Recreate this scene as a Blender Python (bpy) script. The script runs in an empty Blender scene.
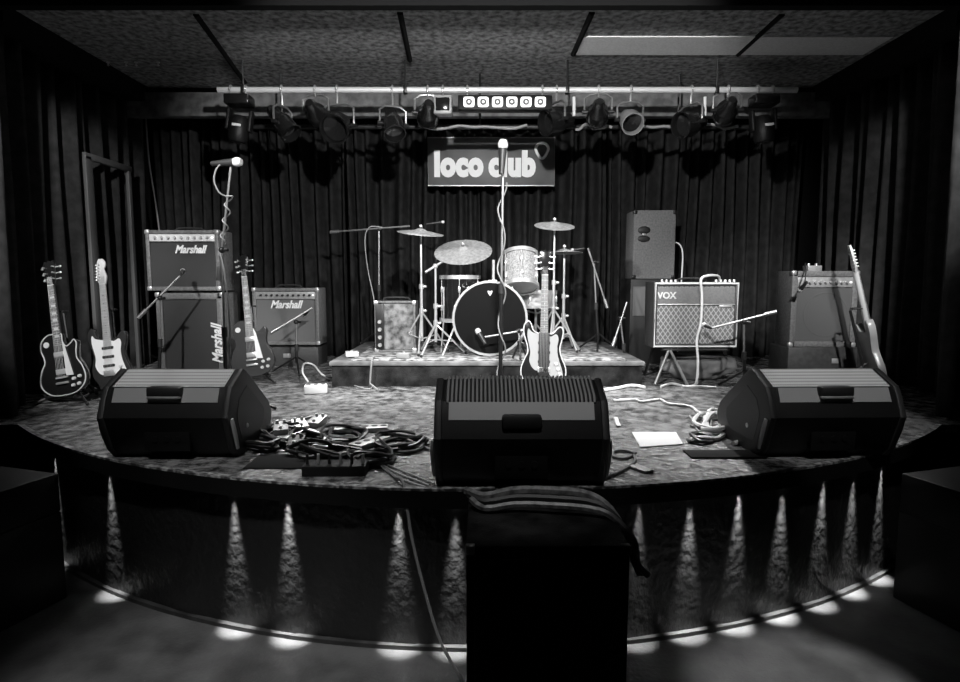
import bpy, bmesh, math, random
from mathutils import Vector, Matrix, Euler
random.seed(11)
PI = math.pi
SC = bpy.context.scene
COL = SC.collection
# ------------------------------------------------------------------ camera
F = 600.0
CAMZ = 1.48
TH = math.atan(61.0 / F)
CT, ST = math.cos(TH), math.sin(TH)
SZ = 0.68                                   # height of the stage deck
def xat(px, y, z):                          # world x seen in column px at depth y, height z
    return (px - 480) / F * (y * CT + (CAMZ - z) * ST)
def zat(py, y):                             # world height seen in row py at depth y
    v = (341 - py) / F
    return CAMZ + y * (v * CT - ST) / (v * ST + CT)
def at(px, py, y):
    z = zat(py, y)
    return Vector((xat(px, y, z), y, z))
def onz(px, py, z):                         # point of the level z seen at a pixel
    v = (341 - py) / F
    t = (z - CAMZ) / (v * CT - ST)
    return Vector(((px - 480) / F * t, t * (v * ST + CT), z))
def deck(px, py, up=0.0):
    p = onz(px, py, SZ); p.z += up
    return p
cam = bpy.data.cameras.new('camera')
cam.sensor_width = 36.0; cam.lens = F / 960 * 36.0; cam.clip_start = 0.02
co = bpy.data.objects.new('camera', cam); COL.objects.link(co)
co.location = (0, 0, CAMZ); co.rotation_euler = (PI / 2 - TH, 0, 0)
SC.camera = co
# ------------------------------------------------------------------ materials
MATS = {}
def mat(name, g=0.05, rough=0.6, metal=0.0, g2=None, scale=20.0, bump=0.0, bscale=None, stretch=None, sheen=0.0, emit=0.0, spec=0.5, coat=0.0, lo=0.35, hi=0.65):
    if name in MATS: return MATS[name]
    m = bpy.data.materials.new(name); m.use_nodes = True
    nt = m.node_tree; N = nt.nodes; L = nt.links
    b = N['Principled BSDF']
    b.inputs['Base Color'].default_value = (g, g, g, 1)
    b.inputs['Roughness'].default_value = rough
    b.inputs['Metallic'].default_value = metal
    b.inputs['Specular IOR Level'].default_value = spec
    if coat: b.inputs['Coat Weight'].default_value = coat
    if sheen:
        b.inputs['Sheen Weight'].default_value = sheen; b.inputs['Sheen Roughness'].default_value = 0.45
    if emit:
        b.inputs['Emission Color'].default_value = (1, 1, 1, 1); b.inputs['Emission Strength'].default_value = emit
    tc = N.new('ShaderNodeTexCoord')
    src = tc.outputs['Object']
    if stretch:
        mp = N.new('ShaderNodeMapping'); mp.inputs['Scale'].default_value = stretch
        L.new(src, mp.inputs['Vector']); src = mp.outputs['Vector']
    if g2 is not None:
        nz = N.new('ShaderNodeTexNoise'); nz.inputs['Scale'].default_value = scale; nz.inputs['Detail'].default_value = 6
        L.new(src, nz.inputs['Vector'])
        cr = N.new('ShaderNodeValToRGB')
        cr.color_ramp.elements[0].position = lo; cr.color_ramp.elements[1].position = hi
        cr.color_ramp.elements[0].color = (g, g, g, 1); cr.color_ramp.elements[1].color = (g2, g2, g2, 1)
        L.new(nz.outputs['Fac'], cr.inputs['Fac']); L.new(cr.outputs['Color'], b.inputs['Base Color'])
    if bump:
        nb = N.new('ShaderNodeTexNoise'); nb.inputs['Scale'].default_value = bscale or scale; nb.inputs['Detail'].default_value = 5
        L.new(src, nb.inputs['Vector'])
        bp = N.new('ShaderNodeBump'); bp.inputs['Strength'].default_value = bump; bp.inputs['Distance'].default_value = 0.01
        L.new(nb.outputs['Fac'], bp.inputs['Height']); L.new(bp.outputs['Normal'], b.inputs['Normal'])
    MATS[name] = m
    return m
def weave(name, g, g2, scale, rough=0.8, diamond=False, thick=0.25):
    """two-tone lattice: crossed line pattern for grille cloth and steel mesh"""
    if name in MATS: return MATS[name]
    m = mat(name, g, rough)
    nt = m.node_tree; N = nt.nodes; L = nt.links; b = N['Principled BSDF']
    tc = N.new('ShaderNodeTexCoord'); sp = N.new('ShaderNodeSeparateXYZ'); L.new(tc.outputs['Object'], sp.inputs[0])
    def fr(a, op, bb):
        n = N.new('ShaderNodeMath'); n.operation = op
        for i, v in enumerate((a, bb)):
            if v is None: continue
            if isinstance(v, (int, float)): n.inputs[i].default_value = v
            else: L.new(v, n.inputs[i])
        return n.outputs[0]
    X, Z = sp.outputs['X'], sp.outputs['Z']
    if diamond:
        Z = fr(Z, 'MULTIPLY', 0.72)
        A = fr(X, 'ADD', Z); B = fr(X, 'SUBTRACT', Z)
    else:
        A, B = X, Z
    fa = fr(fr(A, 'MULTIPLY', scale), 'FRACT', None); fb = fr(fr(B, 'MULTIPLY', scale), 'FRACT', None)
    la = fr(fa, 'LESS_THAN', thick); lb = fr(fb, 'LESS_THAN', thick)
    mx = fr(la, 'MAXIMUM', lb)
    cr = N.new('ShaderNodeMix'); cr.data_type = 'RGBA'
    cr.inputs[6].default_value = (g, g, g, 1); cr.inputs[7].default_value = (g2, g2, g2, 1)
    L.new(mx, cr.inputs[0]); L.new(cr.outputs[2], b.inputs['Base Color'])
    return m
M_BLACK = mat('black_paint', 0.012, 0.55)
M_TOLEX = mat('black_vinyl', 0.03, 0.45, g2=0.05, scale=120, bump=0.25, bscale=300)
M_TOLEXL = mat('worn_vinyl', 0.10, 0.5, g2=0.17, scale=60, bump=0.25, bscale=300)
M_SHELL = mat('moulded_black_plastic', 0.006, 0.45, bump=0.15, bscale=400, spec=0.25)
M_CAN = mat('black_lamp_can', 0.008, 0.25, spec=0.8)
M_SATIN = mat('satin_grey_plastic', 0.30, 0.36, bump=0.1, bscale=300)  # greyed for the light caught by the monitors' back strips
M_MESHL = weave('perforated_steel_mesh', 0.12, 0.62, 95, 0.4, thick=0.5)
M_CHROME = mat('chrome', 0.8, 0.32, 0.75)
M_STEEL = mat('brushed_steel', 0.65, 0.4, 0.75)
M_DKMET = mat('black_metal', 0.03, 0.38, 0.6)
M_GREYMET = mat('grey_metal', 0.32, 0.4, 0.8)
M_RUB = mat('rubber', 0.018, 0.7)
M_WHITE = mat('white_paint', 0.8, 0.5)
M_CREAM = mat('aged_white_plastic', 0.62, 0.4)
M_SILV = mat('silver_panel', 0.42, 0.4, 0.3, g2=0.3, scale=30)
M_PALE = mat('pale_sparkle_wrap', 0.2, 0.25, 0.2, g2=0.55, scale=90)
M_CURT = mat('dark_velvet', 0.014, 0.95, g2=0.024, scale=14, spec=0.1)
M_SIDEC = mat('side_velvet', 0.022, 0.95, g2=0.036, scale=14, spec=0.1)
M_CABW = mat('white_cable', 0.7, 0.45)
M_CABG = mat('grey_cable', 0.25, 0.5)
M_CABB = mat('black_cable', 0.03, 0.4)
M_LACQ = mat('black_lacquer', 0.012, 0.15, coat=0.6)
M_ROSE = mat('dark_fretboard', 0.06, 0.5, g2=0.1, scale=60)
M_MAPLE = mat('pale_neck_wood', 0.42, 0.35, g2=0.5, scale=30, stretch=(1, 1, .1))
M_NECKD = mat('dark_neck_wood', 0.09, 0.3)
M_BRASS = mat('cymbal_bronze', 0.5, 0.42, 0.6, g2=0.75, scale=40)
M_GLASS = mat('lamp_lens', 0.012, 0.12)
M_LED = mat('lit_lamp_face', 0.8, 0.4, emit=0.6)
M_DLED = mat('lit_downlight', 0.8, 0.4, emit=3.0)
# ------------------------------------------------------------------ mesh builder
class MB:
    def __init__(self, M=None):
        self.bm = bmesh.new(); self.M = M
    def _fin(self, verts, M):
        if M is not None: bmesh.ops.transform(self.bm, matrix=M, verts=verts)
        if self.M is not None: bmesh.ops.transform(self.bm, matrix=self.M, verts=verts)
        return self
    def box(self, c, s, bev=0.0, seg=2, M=None):
        t = bmesh.new()
        bmesh.ops.create_cube(t, size=1)
        for v in t.verts: v.co = Vector((v.co.x * s[0], v.co.y * s[1], v.co.z * s[2]))
        if bev: bmesh.ops.bevel(t, geom=t.edges[:], offset=bev, segments=seg, profile=0.5, affect='EDGES')
        for v in t.verts: v.co += Vector(c)
        return self._merge(t, M)
    def _merge(self, t, M):
        mp = {}
        for v in t.verts: mp[v] = self.bm.verts.new(v.co)
        for f in t.faces:
            try: self.bm.faces.new([mp[v] for v in f.verts])
            except ValueError: pass
        t.free()
        return self._fin(list(mp.values()), M)
    def tube(self, pts, r, seg=8, closed=False, M=None, rads=None):
        pts = [Vector(p) for p in pts]; n = len(pts); rings = []; up = None; vs = []
        for i, p in enumerate(pts):
            a = pts[i - 1] if (i > 0 or closed) else p
            b = pts[(i + 1) % n] if (i < n - 1 or closed) else p
            d = (b - a)
            if d.length < 1e-9: d = Vector((0, 0, 1))
            d.normalize()
            if up is None:
                up = Vector((0, 0, 1)) if abs(d.z) < 0.9 else Vector((1, 0, 0))
            up = (up - d * up.dot(d))
            if up.length < 1e-6: up = d.orthogonal()
            up.normalize(); sd = d.cross(up)
            rr = rads[i] if rads else r
            ring = [self.bm.verts.new(p + (up * math.cos(2 * PI * k / seg) + sd * math.sin(2 * PI * k / seg)) * rr) for k in range(seg)]
            rings.append(ring); vs += ring
        m = n if closed else n - 1
        for i in range(m):
            A, B = rings[i], rings[(i + 1) % n]
            for k in range(seg):
                self.bm.faces.new((A[k], A[(k + 1) % seg], B[(k + 1) % seg], B[k]))
        if not closed:
            self.bm.faces.new(rings[0][::-1]); self.bm.faces.new(rings[-1])
        return self._fin(vs, M)
    def cyl(self, p0, p1, r0, r1=None, seg=16, M=None):
        return self.tube([p0, p1], r0, seg, M=M, rads=[r0, r0 if r1 is None else r1])
    def lathe(self, prof, seg=32, M=None):
        vs = []; rings = []
        for (r, z) in prof:
            if r < 1e-6:
                v = self.bm.verts.new((0, 0, z)); rings.append([v]); vs.append(v)
            else:
                ring = [self.bm.verts.new((r * math.cos(2 * PI * k / seg), r * math.sin(2 * PI * k / seg), z)) for k in range(seg)]
                rings.append(ring); vs += ring
        for A, B in zip(rings, rings[1:]):
            for k in range(seg):
                q = [A[k % len(A)], A[(k + 1) % len(A)], B[(k + 1) % len(B)], B[k % len(B)]]
                u = []
                for v in q:
                    if v not in u: u.append(v)
                if len(u) > 2:
                    try: self.bm.faces.new(u)
                    except ValueError: pass
        return self._fin(vs, M)
    def prism(self, out, y0, y1, M=None, bev=0.0):          # outline in x,z pushed along y
        t = bmesh.new()
        a = [t.verts.new((x, y0, z)) for x, z in out]; b = [t.verts.new((x, y1, z)) for x, z in out]
        n = len(out)
        t.faces.new(a); t.faces.new(b[::-1])
        for i in range(n): t.faces.new((a[i], b[i], b[(i + 1) % n], a[(i + 1) % n]))
        bmesh.ops.recalc_face_normals(t, faces=t.faces[:])
        if bev:
            es = [e for e in t.edges if abs(e.verts[0].co.y - e.verts[1].co.y) < 1e-6]
            bmesh.ops.bevel(t, geom=es, offset=bev, segments=2, profile=0.5, affect='EDGES')
        return self._merge(t, M)
    def prismx(self, out, x0, x1, M=None, bev=0.0):         # outline in y,z pushed along x
        R = Matrix(((0, 1, 0, 0), (1, 0, 0, 0), (0, 0, 1, 0), (0, 0, 0, 1)))
        return self.prism(out, x0, x1, M=(M @ R) if M is not None else R, bev=bev)
    def ball(self, c, r, seg=16, M=None, sc=(1, 1, 1)):
        t = bmesh.new(); bmesh.ops.create_uvsphere(t, u_segments=seg, v_segments=max(6, seg // 2), radius=r)
        for v in t.verts: v.co = Vector((v.co.x * sc[0], v.co.y * sc[1], v.co.z * sc[2])) + Vector(c)
        return self._merge(t, M)
    def build(self, name, m, parent=None, world=False, ang=40, loc=None):
        bm = self.bm
        if world and parent is not None:
            for v in bm.verts: v.co -= parent.location
        if loc is not None:
            for v in bm.verts: v.co -= Vector(loc)
        bmesh.ops.recalc_face_normals(bm, faces=bm.faces[:])
        me = bpy.data.meshes.new(name); bm.to_mesh(me); bm.free()
        me.polygons.foreach_set('use_smooth', [True] * len(me.polygons))
        me.set_sharp_from_angle(angle=math.radians(ang))
        if m: me.materials.append(m)
        o = bpy.data.objects.new(name, me); COL.objects.link(o)
        if parent is not None: o.parent = parent
        if loc is not None: o.location = loc
        return o
def cat(pts, n=8, closed=False):                              # smooth curve through points
    P = [Vector(p) for p in pts]; out = []; m = len(P)
    for i in range(m if closed else m - 1):
        if closed: p0, p1, p2, p3 = P[i - 1], P[i], P[(i + 1) % m], P[(i + 2) % m]
        else: p0, p1, p2, p3 = P[max(i - 1, 0)], P[i], P[i + 1], P[min(i + 2, m - 1)]
        for k in range(n):
            t = k / n
            out.append(0.5 * ((2 * p1) + (p2 - p0) * t + (2 * p0 - 5 * p1 + 4 * p2 - p3) * t * t + (3 * p1 - p0 - 3 * p2 + p3) * t ** 3))
    if not closed: out.append(P[-1])
    return out
def cat2(pts, n=6): return [(p.x, p.y) for p in cat([(a, b, 0) for a, b in pts], n, True)]
def tag(o, label, category, group=None, kind=None):
    o['label'] = label; o['category'] = category
    if group: o['group'] = group
    if kind: o['kind'] = kind
    return o
def thing(name, label, category, loc=(0, 0, 0), rot=(0, 0, 0), group=None):
    o = bpy.data.objects.new(name, None); COL.objects.link(o); o.empty_display_size = 0.05
    o.location = loc; o.rotation_euler = rot
    return tag(o, label, category, group)
def struct(name, mb, m, label=None, **k):
    o = mb.build(name, m, **k); o['kind'] = 'structure'
    return o
def kids(o): return [c for c in o.children]
def dup(o, parent=None):
    c = o.copy(); COL.objects.link(c)
    if parent is not None: c.parent = parent
    for ch in kids(o): dup(ch, c)
    return c
def lettering(name, s, size, m, parent, loc, depth=0.004, bold=0.0, shear=0.0, rot=(PI / 2, 0, 0), sx=1.0, spacing=1.0):
    cu = bpy.data.curves.new('lettering', 'FONT'); cu.body = s; cu.size = size; cu.extrude = depth; cu.offset = bold; cu.shear = shear
    cu.align_x = 'CENTER'; cu.align_y = 'CENTER'; cu.space_character = spacing; cu.resolution_u = 4
    t = bpy.data.objects.new('lettering', cu); COL.objects.link(t)
    bpy.context.view_layer.update()
    me = bpy.data.meshes.new_from_object(t.evaluated_get(bpy.context.evaluated_depsgraph_get()))
    bpy.data.objects.remove(t)
    me.materials.clear(); me.materials.append(m)
    R = Euler(rot).to_matrix().to_4x4()
    me.transform(Matrix.Translation(Vector(loc)) @ R @ Matrix.Diagonal((sx, 1, 1, 1)))
    o = bpy.data.objects.new(name, me); COL.objects.link(o); o.parent = parent
    return o
def cable(label, pts, r=.006, m=M_CABB, n=8, cat_='cable', group='cables'):
    o = MB().tube(cat(pts, n), r, 6).build('cable', m)
    return tag(o, label, cat_, group)
# ------------------------------------------------------------------ the room
ARC_C, ARC_R = 5.90, 3.67                   # centre depth and radius of the bowed stage edge
def arc(a, r=ARC_R): return (r * math.sin(a), ARC_C - r * math.cos(a))
A0 = math.asin(2.56 / ARC_R)
CEIL = CAMZ + 1.75
M_FLOOR = mat('worn_dark_floor', 0.05, 0.5, g2=0.11, scale=5, bump=0.25, bscale=60)
M_CEIL = mat('textured_ceiling_board', 0.07, 0.9, g2=0.32, scale=22, bump=0.6, bscale=70)
M_CEILB = mat('black_ceiling', 0.008, 0.9, spec=0.1)
M_CEILP = mat('ceiling_light_band', 0.55, 0.9, g2=0.65, scale=60, bump=0.3, bscale=90)
M_WALL = mat('black_wall', 0.01, 0.85, bump=0.1, bscale=30, spec=0.2)
M_BEAM = mat('grey_painted_beam', 0.08, 0.8, g2=0.17, scale=14)
struct('floor', MB().box((0, 2.3, -0.05), (9.0, 9.6, 0.1)), M_FLOOR)
struct('wall_back', MB().box((0, 6.62, 1.6), (8.0, 0.12, 3.6)), M_WALL)
struct('wall_left', MB().box((-3.75, 3.0, 1.6), (0.12, 7.4, 3.4)), M_WALL)
struct('wall_right', MB().box((3.75, 3.0, 1.6), (0.12, 7.4, 3.4)), M_WALL)
struct('ceiling', MB().box((0, 4.85, CEIL + 0.06), (6.06, 1.7, 0.12)), M_CEIL)
struct('trim_1', MB().box((0, 1.95, CEIL + 0.05), (7.6, 4.1, 0.10)), M_CEILB)           # black ceiling over the audience
struct('trim_2', MB().box((0, 6.15, CEIL + 0.05), (7.6, 0.9, 0.10)), M_CEILB)
for i, sx in enumerate((-1, 1)):
    struct('trim_%d' % (3 + i), MB().box((sx * 3.36, 4.85, CEIL - 0.02), (0.66, 1.7, 0.24)), M_CEILB)
struct('trim_5', MB().box((0, 3.96, CEIL - 0.015), (7.6, 0.07, 0.07)), M_CEILB)
zb0, zb1 = zat(116, 5.62), zat(92, 5.62)
struct('trim_6', MB().box((0, 5.67, (zb0 + zb1) / 2), (6.9, 0.10, zb1 - zb0), 0.006), M_BEAM)   # beam across the back
# ceiling panel joints; band of light painted as a pale strip on the right
jt = MB()
for (pa, pb) in (((245, 82), (196, 14)), ((410, 60), (400, 12)), ((573, 54), (592, 12)), ((738, 54), (782, 14))):
    a = onz(pa[0], pa[1], CEIL); b = onz(pb[0], pb[1], CEIL)
    a.y = min(a.y, 5.6); jt.tube([a, b], 0.022, 6)
struct('trim_7', jt, M_CEILB)
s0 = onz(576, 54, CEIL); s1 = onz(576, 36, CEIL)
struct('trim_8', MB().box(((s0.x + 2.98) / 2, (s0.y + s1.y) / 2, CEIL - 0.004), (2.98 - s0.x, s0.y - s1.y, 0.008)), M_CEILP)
# black side walls framing the stage opening
for nm, sx in (('wall_front_left', -1), ('wall_front_right', 1)):
    struct(nm, MB().box((sx * 3.34, 3.62, (SZ + 3.2) / 2), (0.70, 0.10, 3.2 - SZ)), M_WALL)
# door frame glimpsed behind the left curtain
df = MB(); dz = zat(157, 4.9); y0_, y1_ = 4.86, 5.42; dx_ = -3.105
df.box((dx_, y0_, (dz + SZ) / 2), (0.03, 0.075, dz - SZ), 0.004)
df.box((dx_, y1_, (dz + SZ) / 2), (0.03, 0.045, dz - SZ), 0.004)
df.box((dx_, (y0_ + y1_) / 2, dz), (0.03, y1_ - y0_ + 0.07, 0.05), 0.004)
struct('door_1', df, mat('grey_door_frame', 0.10, 0.5))
# ------------------------------------------------------------------ stage
M_DECK = mat('worn_stage_boards', 0.010, 0.27, g2=0.36, scale=17, bump=1.0, bscale=34, stretch=(1.0, 1.0, 1), lo=0.32, hi=0.80)
M_FRONT = mat('glossy_black_panel', 0.008, 0.42, bump=1.0, bscale=30, spec=1.0, stretch=(1, 1, 0.8))
M_EDGE = mat('scuffed_highlight_trim', 0.03, 0.4, g2=0.5, scale=34, lo=.45, hi=.7)  # pale scuffs also paint the highlight on the stage's top edge
stage = thing('stage', 'low black stage with a bowed glossy front and worn boards', 'stage')
def fan(r_front, z0, z1, back=6.5, half=3.6, n=64):
    out = [arc(-A0 + 2 * A0 * k / n, r_front) for k in range(n + 1)]
    out = [(-half, out[0][1])] + out + [(half, out[-1][1]), (half, back), (-half, back)]
    t = bmesh.new()
    a = [t.verts.new((x, y, z0)) for x, y in out]; b = [t.verts.new((x, y, z1)) for x, y in out]
    t.faces.new(a[::-1]); t.faces.new(b)
    for i in range(len(out)): t.faces.new((a[i], a[(i + 1) % len(out)], b[(i + 1) % len(out)], b[i]))
    m = MB(); return m._merge(t, None)
fan(ARC_R, SZ - 0.045, SZ).build('deck', M_DECK, stage)
def band(r0, r1, z0, z1, n=96, a0=A0, wob=0.0):
    m = MB(); vs = []
    for k in range(n + 1):
        a = -a0 + 2 * a0 * k / n
        w = wob * (math.sin(a * 47) + 0.6 * math.sin(a * 83 + 1))
        q = [arc(a, r1 + w) + (z0,), arc(a, r1 + w) + (z1,), arc(a, r0) + (z1,), arc(a, r0) + (z0,)]
        vs.append([m.bm.verts.new(p) for p in q])
    for A, B in zip(vs, vs[1:]):
        for j in range(4): m.bm.faces.new((A[j], A[(j + 1) % 4], B[(j + 1) % 4], B[j]))
    m.bm.faces.new(vs[0]); m.bm.faces.new(vs[-1][::-1])
    return m
band(ARC_R - 0.02, ARC_R + 0.006, SZ - 0.006, SZ + 0.004).build('edge_trim', M_EDGE, stage)['label'] = 'scuffed grey edge with painted highlight along the stage front'
band(ARC_R - 0.02, ARC_R + 0.005, SZ - 0.075, SZ - 0.006).build('lip', mat('black_lip', 0.006, 0.5, spec=0.2), stage)
band(ARC_R - 0.10, ARC_R - 0.05, 0.0, SZ - 0.046, wob=0.003, n=240).build('front_panel', M_FRONT, stage)['label'] = 'glossy black curved front panel'
band(ARC_R - 0.052, ARC_R - 0.03, 0.0, 0.018, wob=0.0).build('skirting', mat('base_strip', 0.02, 0.4, g2=0.06, scale=9), stage)['label'] = 'pale strip along the foot of the stage'
for sx in (-1, 1): MB().box((sx * 3.1, arc(A0)[1] + 0.08, SZ / 2 - 0.03), (1.1, 0.05, SZ - 0.06)).build('side_fascia', M_BLACK, stage)
# downlights tucked under the stage edge, each with its own lamp
DL = [(53, .7), (108, .8), (232, 1.2), (287, 1.3), (398, .9), (455, .9), (692, 1.1), (740, 1.1), (785, 1.1), (825, 1.0), (857, 1.0), (884, 1.0), (640, .5), (560, .6)]
DL.sort(); DT = 2.6
for i, (px, w) in enumerate(DL):
    u = (px - 480) / F
    a = 0.0
    for _ in range(40):                       # angle of the arc seen in this column
        x, y = arc(a, ARC_R - 0.03); z = 0.42
        a += (xat(px, y, z) - x) / ARC_R * 0.6
    x, y = arc(a, ARC_R - 0.034)
    d = thing('downlight', '', 'downlight', (x, y, SZ - 0.060), (0, 0, a), 'downlights under the stage edge')
    d['label'] = ('small round downlight under the stage edge, %s from the %s end' % (['first', 'second', 'third', 'fourth', 'fifth', 'sixth', 'seventh'][i if i < 7 else 13 - i], 'left' if i < 7 else 'right'))
    MB().lathe([(0.0, 0.014), (0.012, 0.014), (0.013, -0.014), (0.010, -0.018), (0.0, -0.016)], 16).build('housing', M_STEEL, d)
    MB().lathe([(0.0, -0.0175), (0.009, -0.0185), (0.0, -0.022)], 12).build('lens', M_DLED, d)
    L = bpy.data.lights.new('downlight_lamp', 'SPOT'); L.energy = 75.0 * w; L.spot_size = math.radians(21); L.spot_blend = 1.0; L.shadow_soft_size = 0.012
    lo = bpy.data.objects.new('downlight_lamp', L); COL.objects.link(lo)
    lo.location = (x, y, SZ - 0.088); lo.rotation_euler = (math.radians(DT), 0, a)
# black steps to both sides of the stage front
def steps(name, sx, label):
    t = thing(name, label, 'steps', (sx * 2.42, 2.45, 0), (0, 0, sx * 0.30))
    w = 0.8
    MB().box((0, 0.05, 0.21), (w, 0.62, 0.42), 0.008).build('lower_tread', M_SHELL, t)
    MB().box((0, 0.20, 0.51), (w, 0.32, 0.18), 0.008).build('upper_tread', M_SHELL, t)
    MB().box((0, -0.265, 0.412), (w, 0.02, 0.02), 0.004).build('glint_strip', M_STEEL, t)  # bright strip added for the lamp reflection on the tread
    return t
steps('stage_steps', -1, 'black two-tread steps at the left end of the stage front')
steps('stage_steps', 1, 'black two-tread steps at the right end of the stage front')
# ------------------------------------------------------------------ curtains
def curtain(name, path, z0, z1, m, label, amp=0.04, per=0.13, seed=1, rows=10, pw=1.0, sgn=1):
    rnd = random.Random(seed)
    P = [Vector((x, y, 0)) for x, y in path]
    P = cat(P, 10) if len(P) > 2 else P
    seglen = [0]
    for a, b in zip(P, P[1:]): seglen.append(seglen[-1] + (b - a).length)
    tot = seglen[-1]; n = int(tot / 0.012)
    ph = [0.0]; amps = []; w = rnd.uniform(.7, 1.3)
    for k in range(n):
        if k % 12 == 0: w = rnd.uniform(.6, 1.45)
        ph.append(ph[-1] + tot / n / per * 2 * PI * w)
    mb = MB(); grid = []
    for r in range(rows + 1):
        f = r / rows; row = []
        for k in range(n + 1):
            s = tot * k / n; j = 0
            while j < len(P) - 2 and seglen[j + 1] < s: j += 1
            d = (P[j + 1] - P[j]); L = d.length; p = P[j] + d * ((s - seglen[j]) / L); d.normalize(); nn = Vector((-d.y, d.x, 0))
            sn = math.sin(ph[k] + 0.25 * math.sin(3 * f + s * 2.1)); sn = (2 * (0.5 + 0.5 * sn) ** pw - 1)
            o = sn * sgn * amp * (0.75 + 0.35 * f) + 0.35 * amp * math.sin(ph[k] * 0.37 + s + f * 0.8)
            q = p + nn * o + d * (0.012 * math.sin(f * 4 + s * 5))
            row.append(mb.bm.verts.new((q.x, q.y, z0 + (z1 - z0) * f)))
        grid.append(row)
    for A, B in zip(grid, grid[1:]):
        for k in range(n): mb.bm.faces.new((A[k], A[k + 1], B[k + 1], B[k]))
    o = mb.build(name, m, ang=180)
    so = o.modifiers.new('thickness', 'SOLIDIFY'); so.thickness = 0.004
    tag(o, label, 'curtain')
    return o
xs = [-3.3, -1.36, 0.0, 1.3, 3.3]
labs = ['dark pleated back curtain panel behind the two-box amplifier stack', 'dark pleated back curtain panel under the left half of the lettered sign', 'dark pleated back curtain panel under the right half of the lettered sign', 'dark pleated back curtain panel behind the right-hand amplifiers']
for i in range(4):
    curtain('stage_curtain', [(xs[i] + 0.004, 6.25), (xs[i + 1] - 0.004, 6.25)], SZ + 0.004, zat(122, 6.25), M_CURT, labs[i], 0.075, 0.125, 5 + i, pw=1.5, sgn=-1)
curtain('side_curtain', [(-3.22, 5.75), (-3.24, 4.6), (-3.10, 3.95), (-2.74, 3.42)], SZ + 0.004, CEIL - 0.16, M_SIDEC, 'long dark side curtain hanging at the far left of the stage', 0.075, 0.19, 21, pw=3.0, sgn=1)
curtain('side_curtain', [(3.22, 5.75), (3.26, 4.6), (3.12, 3.95), (2.74, 3.42)], SZ + 0.004, CEIL - 0.16, M_SIDEC, 'long dark side curtain hanging at the far right of the stage', 0.075, 0.19, 33, pw=3.0, sgn=-1)
# ------------------------------------------------------------------ drum riser and rug
RT = SZ + 0.19
x0, x1 = xat(329, 4.46, RT), xat(645, 4.46, RT)
riser = thing('drum_riser', 'low dark platform carrying the drum kit', 'platform', ((x0 + x1) / 2, 5.2, SZ))
MB().box((0, 0, 0.175), (x1 - x0, 1.48, 0.03), 0.004).build('top_board', mat('riser_board', 0.10, 0.5, g2=0.22, scale=9, bump=.3, bscale=50), riser)
MB().box((0, 0, 0.08), (x1 - x0 - 0.03, 1.45, 0.16)).build('skirt', mat('dark_riser_carpet', 0.008, 0.9, spec=0.1, g2=0.035, scale=10, bump=.5, bscale=120), riser)
rug = MB(); rx0, rx1 = x0 + 0.15, x1 - 0.12
rug.box(((rx0 + rx1) / 2, 5.18, RT + 0.004), (rx1 - rx0, 1.34, 0.008), 0.003)
tag(rug.build('drum_rug', mat('pale_patterned_rug', 0.08, 0.95, g2=0.42, scale=16, bump=.4, bscale=150, lo=.42, hi=.58), ), 'pale worn rug lying on the drum platform', 'rug')
RT += 0.008
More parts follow.
